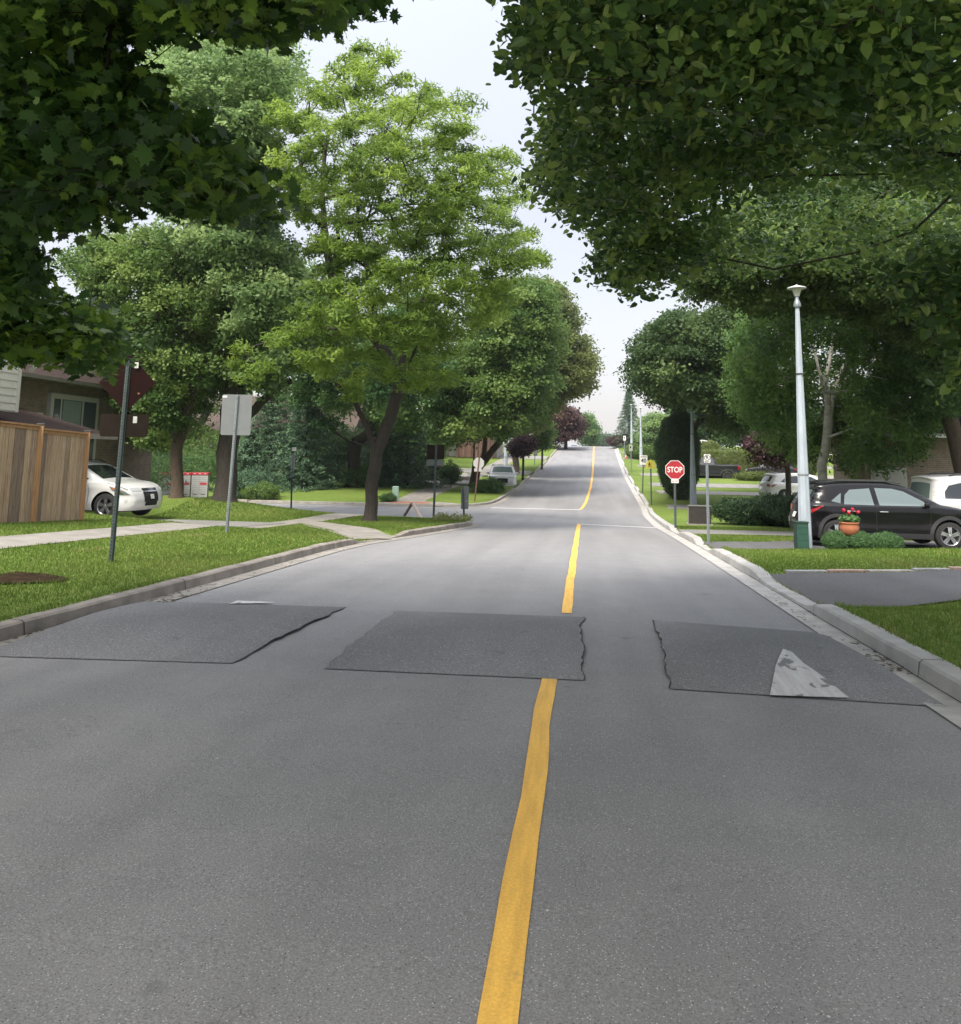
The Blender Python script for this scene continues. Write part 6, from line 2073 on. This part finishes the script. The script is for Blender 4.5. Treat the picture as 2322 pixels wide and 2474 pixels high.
    def wheels(s, rim, spokes=5, rimr=.62, double=True):
        w = .22
        for x in (s.xf, s.xr):
            for sg in (1, -1):
                R_ = s.rw; rr = R_ * rimr / .62 * .66
                e = thing('wheel', '', '', (x, sg * (s.W / 2 - w / 2 - .005), R_))
                for k in list(e.keys()): del e[k]
                e.parent = s.root
                o = MB().lathe([(rr * .98, w * .48), (rr * 1.04, w * .5), (R_ * .93, w * .5), (R_ * .985, w * .40), (R_, w * .2), (R_, -w * .2), (R_ * .985, -w * .4), (R_ * .9, -w * .5), (rr, -w * .5)], n=32, axis='Y')
                o.build('tyre', M_tyre, e, True)
                mb = MB()
                y = sg * w * .40
                mb.lathe([(rr * 1.02, w * .5 * sg), (rr * .96, w * .47 * sg), (rr * .90, w * .3 * sg), (rr * .90, -w * .4 * sg)], n=32, axis='Y')
                for k in range(spokes):
                    a = 2 * PI * k / spokes + .3
                    for da in ((-.13, .13) if double else (0,)):
                        c, s2 = math.cos(a + da), math.sin(a + da)
                        hwid = (.020 if double else .045)
                        px_, pz_ = -math.sin(a), math.cos(a)
                        pts = []
                        for r_, wd, yy in ((rr * .12, hwid * 1.4, y + sg * .012), (rr * .94, hwid, y)):
                            for q in (-1, 1):
                                pts.append((c * r_ + px_ * wd * q, yy, s2 * r_ + pz_ * wd * q))
                                pts.append((c * r_ + px_ * wd * q, yy - sg * .03, s2 * r_ + pz_ * wd * q))
                        mb.add(pts, [(0, 2, 6, 4), (0, 4, 5, 1), (2, 3, 7, 6), (1, 5, 7, 3)])
                mb.lathe([(.001, y + sg * .022), (rr * .17, y + sg * .018), (rr * .2, y - sg * .01)], n=14, axis='Y')
                mb.build('rim', rim, e, False)
                MB().lathe([(.001, -sg * w * .05), (rr * .9, -sg * w * .05)], n=24, axis='Y').build('brake_disc', M_rimd, e)
    def cladding(s, m):
        for c in (s.xf, s.xr):
            a0 = math.asin(max(-1, min(1, (s.sill - s.rw) / s.ra)))
            inner = [(c + (s.ra - .004) * math.cos(a0 + (PI - 2 * a0) * k / 18), s.rw + (s.ra - .004) * math.sin(a0 + (PI - 2 * a0) * k / 18)) for k in range(19)]
            outer = [(c + (s.ra + .085) * math.cos(a0 + (PI - 2 * a0) * k / 18), s.rw + (s.ra + .085) * math.sin(a0 + (PI - 2 * a0) * k / 18)) for k in range(19)]
            s.side_poly('arch_trim', inner + outer[::-1], m, .014)
        s.side_poly('sill_trim', [(s.xr + s.ra + .05, s.sill - .0), (s.xf - s.ra - .05, s.sill - .0), (s.xf - s.ra - .09, s.sill + .13), (s.xr + s.ra + .09, s.sill + .13)], m, .012)
    def line(s, name, pts, w=.012, m=None):
        for sg in (1, -1):
            mb = MB()
            d = densify(pts, .08)
            V = []
            for i, p in enumerate(d):
                a, b = d[max(i - 1, 0)], d[min(i + 1, len(d) - 1)]
                l = math.dist(a, b) + 1e-9
                nx, nz_ = -(b[1] - a[1]) / l * w / 2, (b[0] - a[0]) / l * w / 2
                V += [(p[0] - nx, p[1] - nz_), (p[0] + nx, p[1] + nz_)]
            mb.add(s.side_pts(V, .005, sg), [(2 * i, 2 * i + 1, 2 * i + 3, 2 * i + 2) for i in range(len(d) - 1)])
            o = mb.build(name, m or M_gap, s.root)
        return o
    def mirrors(s, x, z, m):
        for sg in (1, -1):
            y = sg * (s.hw([(x, z)])[0] + .10)
            mb = MB(); mb.bbox((x, y, z + .02), (.11, .20, .13), .035); mb.box((x + .01, y - sg * .10, z - .03), (.05, .10, .03))
            mb.build('door_mirror', m, s.root, True)
    def put(s, x, y, z, rz):
        s.root.location = (x, y, z); s.root.rotation_euler = (0, 0, rz)
        return s

def crossover(name, label, kind, body, rim, near=True, group=None, glass=None, cladm=None, L=4.2, H=1.57, W=1.80, xr=-1.32, xf=1.28, rw=.335, rearblack=True):
    k = L / 4.2; hz = H / 1.57
    O = [(-2.0, .26), (-2.06, .34), (-2.10, .50), (-2.10, .64), (-2.03, .80), (-2.01, .96), (-1.95, 1.05), (-1.72, 1.37), (-1.80, 1.44), (-1.72, 1.49), (-1.3, 1.545), (-.6, 1.57), (0, 1.555), (.42, 1.46), (1.12, 1.06), (1.28, 1.02), (1.70, .955), (1.93, .86), (2.05, .72), (2.10, .52), (2.07, .34), (2.0, .24)]
    O = [(x * k, z * hz) for x, z in O]
    c = Car(name, label, kind, O, L, W, H, .98 * hz, xr, xf, rw, body, group, clad=cladm)
    g_ = glass or M_cglass
    S = lambda pts: [(x * k, z * hz) for x, z in pts]
    c.side_poly('rear_door_window', S([(-1.12, 1.03), (-.42, 1.02), (-.48, 1.42), (-.95, 1.38), (-1.08, 1.25)]), g_)
    c.side_poly('front_door_window', S([(-.30, 1.02), (.72, 1.02), (.80, 1.09), (.30, 1.36), (.05, 1.42), (-.36, 1.43)]), g_)
    c.side_poly('quarter_window', S([(-1.20, 1.05), (-1.16, 1.30), (-1.42, 1.10)]), g_)
    c.strip('rear_window', (-1.93 * k, 1.08 * hz), (-1.74 * k, 1.35 * hz), -.80, .80, g_)
    c.strip('windshield', (.50 * k, 1.42 * hz), (1.10 * k, 1.08 * hz), -.88, .88, g_)
    c.strip('tail_lamp', (-2.02 * k, .80 * hz), (-2.01 * k, .95 * hz), .52, 1.0, M_tail, mirror=True, nt=6)
    c.side_poly('tail_lamp', S([(-2.0, .88), (-1.62, 1.00), (-1.66, .965), (-1.95, .80)]), M_tail, .008)
    c.strip('reverse_lamp', (-2.08 * k, .52 * hz), (-2.09 * k, .62 * hz), .58, .9, M_lens, mirror=True, nt=4)
    c.strip('rear_bumper', (-2.02 * k, .30 * hz), (-2.09 * k, .50 * hz), -1, 1, cladm or body, .012)
    c.strip('number_plate', (-2.095 * k, .66 * hz), (-2.04 * k, .79 * hz), -.18, .18, M_wht, .014, nt=3)
    c.strip('headlamp', (2.0 * k, .79 * hz), (1.94 * k, .86 * hz), .50, 1.0, M_lens, mirror=True, nt=5)
    c.strip('grille', (2.08 * k, .45 * hz), (2.03 * k, .74 * hz), -.5, .5, M_gap, .010)
    c.line('door_gap', S([(-.39, .34), (-.39, 1.0), (-.44, 1.44)]))
    c.line('door_gap', S([(.82, .36), (.86, .8), (.80, 1.02)]))
    c.line('door_gap', S([(-.98, .62), (-1.14, .8), (-1.16, 1.0)]))
    for x in (-.22, -.98):
        for sg in (1, -1):
            y = sg * (c.hw([(x * k, .86 * hz)])[0] + .02)
            MB().bbox((x * k, y, .87 * hz), (.20, .035, .03), .012).build('door_handle', M_chrome if near else body, c.root, True)
    c.mirrors(.74 * k, 1.03 * hz, body)
    for sg in (1, -1): MB().tube([(-1.4 * k, sg * (W / 2 - .28), 1.545 * hz + .01), (-1.2 * k, sg * (W / 2 - .27), 1.59 * hz), (.1 * k, sg * (W / 2 - .27), 1.59 * hz), (.3 * k, sg * (W / 2 - .28), 1.53 * hz)], .016, 6).build('roof_rail', M_clad, c.root)
    c.wheels(rim)
    return c

# black crossover in the second driveway
kx = at(1968, 1328, 20.5)
c = crossover('parked_car', 'black crossover parked across the second driveway behind the flower pot', 'car', P_black, M_rim, cladm=M_clad, glass=M_cglassl)
c.put(7.35, 22.25, float(G(7.3, 21.5)) + .01, R(1))

# white large SUV
def suv(name, label, body, group=None):
    L, H, W = 5.2, 1.92, 2.02
    O = [(-2.45, .34), (-2.56, .42), (-2.58, .66), (-2.54, .90), (-2.52, 1.15), (-2.36, 1.74), (-2.44, 1.81), (-2.36, 1.85), (-1.7, 1.90), (-.6, 1.92), (.2, 1.88), (.6, 1.78), (1.25, 1.27), (1.4, 1.20), (2.15, 1.14), (2.42, 1.04), (2.54, .85), (2.58, .6), (2.55, .4), (2.45, .3)]
    c = Car(name, label, 'car', O, L, W, H, 1.20, -1.55, 1.55, .39, body, group, sill=.30, tumble=.22, fil=.10, bow=.2)
    c.side_poly('rear_side_window', [(-2.18, 1.26), (-1.05, 1.25), (-1.05, 1.68), (-1.65, 1.70), (-2.0, 1.62), (-2.15, 1.45)], M_cglass)
    c.side_poly('rear_door_window', [(-.95, 1.25), (-.12, 1.25), (-.12, 1.70), (-.95, 1.70)], M_cglass)
    c.side_poly('front_door_window', [(0, 1.25), (1.0, 1.25), (.52, 1.62), (.2, 1.70), (0, 1.70)], M_cglass)
    c.strip('rear_window', (-2.50, 1.22), (-2.39, 1.66), -.86, .86, M_cglassl)
    c.strip('windshield', (.66, 1.72), (1.22, 1.30), -.88, .88, M_cglass)
    c.strip('tail_lamp', (-2.53, .95), (-2.51, 1.16), .66, 1.0, M_tail, mirror=True, nt=5)
    c.strip('headlamp', (2.52, .90), (2.44, 1.02), .5, 1.0, M_lens, mirror=True, nt=5)
    c.strip('grille', (2.57, .62), (2.50, .95), -.45, .45, M_gap)
    c.line('door_gap', [(-.05, .5), (-.05, 1.2)]); c.line('door_gap', [(1.05, .5), (1.1, 1.2)]); c.line('door_gap', [(-1.0, .8), (-1.0, 1.2)])
    c.mirrors(1.0, 1.28, body)
    for sg in (1, -1): MB().tube([(-1.9, sg * .70, 1.88), (-1.7, sg * .72, 1.945), (.1, sg * .72, 1.945), (.3, sg * .70, 1.86)], .02, 6).build('roof_rail', M_clad, c.root)
    c.wheels(M_rim)
    return c
p = at(2192, 1310, 24.0)
suv('parked_car', 'large white vehicle with dark side windows parked beyond the black car at the right edge', P_white).put(p[0] + 2.85, p[1] + .2, float(Zr(p[1])) + .0, R(3))

# white crossover on the left driveway, front towards the road
p = at(270, 1258, 23.4)
c = crossover('parked_car', 'white crossover with its nose out past the wooden fence, on the left driveway', 'car', P_white, M_rim, L=4.75, H=1.62, W=1.90, xr=-1.42, xf=1.50, rw=.365)
c.strip('lower_intake', (2.36, .36), (2.37, .46), -.42, .42, M_gap, .012)
c.strip('front_plate', (2.36, .55), (2.34, .70), -.16, .16, M_blk, .022, nt=3)
c.strip('plate_face', (2.36, .57), (2.345, .68), -.13, .13, M_wht, .027, nt=3)
for z in (.64, .70, .76, .82): c.strip('grille_bar', (2.33 - (z - .6) * .25, z), (2.325 - (z - .6) * .25, z + .025), -.46, .46, M_chrome, .016)
c.side_poly('headlamp', [(2.30, .68), (2.14, .78), (1.90, .86), (1.62, .93), (1.72, .82), (2.0, .68)], mat('headlamp_grey', (.16, .17, .18), .15, spec=.9), .008)
c.side_poly('headlamp_reflector', [(2.12, .70), (1.98, .78), (1.84, .80), (1.98, .70)], M_chrome, .012)
c.line('hood_gap', [(2.2, .84), (1.9, .95), (1.5, 1.02)], .012)
c.side_poly('turn_signal', [(1.66, .915), (1.82, .87), (1.86, .82), (1.75, .84)], mat('amber_lens', (.45, .16, .06), .2), .011)
c.side_poly('fog_lamp', [(2.14, .46), (2.22, .50), (2.22, .56), (2.12, .54)], M_lens, .008)
c.put(p[0] - 1.62, p[1] + .9, float(at(300, 1258, 23.0)[2]), R(-3))

# small white SUV behind the yew
p = at(1849, 1205, 48)
crossover('parked_car', 'small white SUV seen from behind over the dark yew', 'car', P_white, M_rim, L=4.6, H=1.68, W=1.86, xr=-1.38, xf=1.36, rw=.36).put(p[0] + 2.2, p[1] + .8, float(Zr(p[1])) + .12, R(10))

# pickups
def pickup(name, label, body, cladm=M_clad):
    L, H, W = 5.8, 1.95, 2.02
    O = [(-2.75, .52), (-2.88, .56), (-2.88, .72), (-2.86, .80), (-2.84, 1.32), (-2.80, 1.36), (-.98, 1.34), (-.94, 1.38), (-.80, 1.86), (-.62, 1.92), (.0, 1.95), (.45, 1.90), (1.12, 1.38), (1.25, 1.32), (2.4, 1.22), (2.72, 1.12), (2.80, .9), (2.86, .7), (2.84, .5), (2.75, .42)]
    c = Car(name, label, 'pickup', O, L, W, H, 1.34, -1.75, 1.85, .42, body, sill=.45, tumble=.22, fil=.06, bow=.12, arch=.52, clad=cladm)
    c.side_poly('rear_door_window', [(-.72, 1.40), (-.10, 1.40), (-.10, 1.78), (-.62, 1.78)], M_cglass)
    c.side_poly('front_door_window', [(.0, 1.40), (.92, 1.40), (.46, 1.74), (.0, 1.79)], M_cglass)
    c.strip('rear_window', (-.92, 1.44), (-.82, 1.80), -.8, .8, M_cglass)
    c.strip('windshield', (.52, 1.84), (1.08, 1.42), -.88, .88, M_cglass)
    c.strip('tail_lamp', (-2.85, 1.0), (-2.84, 1.30), .80, 1.0, M_tail, mirror=True, nt=3)
    c.side_poly('tail_lamp', [(-2.83, 1.0), (-2.62, 1.0), (-2.62, 1.30), (-2.82, 1.30)], M_tail, .008)
    c.strip('rear_bumper', (-2.80, .54), (-2.88, .72), -1, 1, M_chrome, .03)
    c.strip('front_bumper', (2.84, .50), (2.86, .70), -1, 1, M_chrome, .03)
    c.strip('headlamp', (2.80, .92), (2.74, 1.10), .55, 1.0, M_lens, mirror=True, nt=4)
    c.strip('grille', (2.83, .78), (2.74, 1.10), -.5, .5, M_gap)
    c.strip('bed_cover', (-2.70, 1.355), (-1.05, 1.342), -.86, .86, M_gap, .012)
    c.line('door_gap', [(-.05, .6), (-.05, 1.36)]); c.line('door_gap', [(1.05, .6), (1.08, 1.3)]); c.line('door_gap', [(-.9, .6), (-.92, 1.36)], .02)
    c.mirrors(.95, 1.42, body)
    c.wheels(M_rimd, 6, double=False)
    return c
p = at(1786, 1164, 69)
pickup('parked_pickup', 'dark grey pickup truck parked before the clipped hedge on the right', P_dgrey).put(p[0] - 2.85, p[1] - .2, float(at(1752, 1163, 69)[2]), R(178))
p = at(1022, 1164, 60)
pickup('parked_pickup', 'dark pickup half hidden by spruces across the side street', P_dblue).put(p[0] - 1.6, p[1] + .9, float(at(1022, 1164, 60)[2]), R(186))
p = at(1800, 1158, 73)
crossover('parked_car', 'dark car parked to the right of the grey pickup, under the plum tree', 'car', P_dgrey, M_rim, L=4.6, H=1.62, W=1.86, xr=-1.38, xf=1.36, rw=.35, near=False).put(p[0] + 2.3, p[1] + .5, float(at(1820, 1158, 73)[2]), R(176))
# white truck-like vehicle on the left facing us
p = at(1200, 1182, 59)
c = crossover('parked_car', 'white vehicle facing us on the left driveway, behind the three-trunked tree', 'car', P_white, M_rim, L=4.8, H=1.78, W=1.98, xr=-1.42, xf=1.42, rw=.37, glass=M_cglassl)
c.put(p[0] + .2, p[1] + 2.0, float(at(1200, 1184, 59)[2]), R(-84))
p = at(1388, 1080, 166)
crossover('distant_car', 'tiny pale car just over the crest in the left lane', 'car', P_silver, M_rim, L=4.6, H=1.55, near=False).put(p[0], p[1], float(Zr(166)) + .03, R(-90))
p = at(1755, 1100, 92)
crossover('distant_car', 'grey vehicle roof showing above the clipped hedge', 'car', P_silver, M_rim, L=4.9, H=1.75, near=False).put(p[0], p[1], float(at(1755, 1085, 92)[2]) - 1.72, R(3))
p = at(1697, 1085, 96)
crossover('distant_car', 'white vehicle up the hill left of the round bush', 'car', P_white, M_rim, L=4.7, H=1.65, near=False).put(p[0], p[1], float(at(1697, 1063, 96)[2]) - 1.65, R(20))

# ------------------------------------------------------------------ thin haze over everything
hz = MB()
hz.box((0, 0, 7), (5200, 5200, 50))
o = hz.build('haze', [])
m = bpy.data.materials.new('haze_air')
m.use_nodes = True
t = m.node_tree
t.nodes.remove(t.nodes['Principled BSDF'])
pv = t.nodes.new('ShaderNodeVolumePrincipled')
pv.inputs['Color'].default_value = (.80, .88, .95, 1)
pv.inputs['Density'].default_value = .0003
t.links.new(pv.outputs[0], t.nodes['Material Output'].inputs['Volume'])
o.data.materials.append(m)
tag(o, 'thin pale haze filling the air over the street', 'haze', kind='stuff')
for c in list(sc.collection.objects):
    pass
sc.cycles.volume_bounces = 0
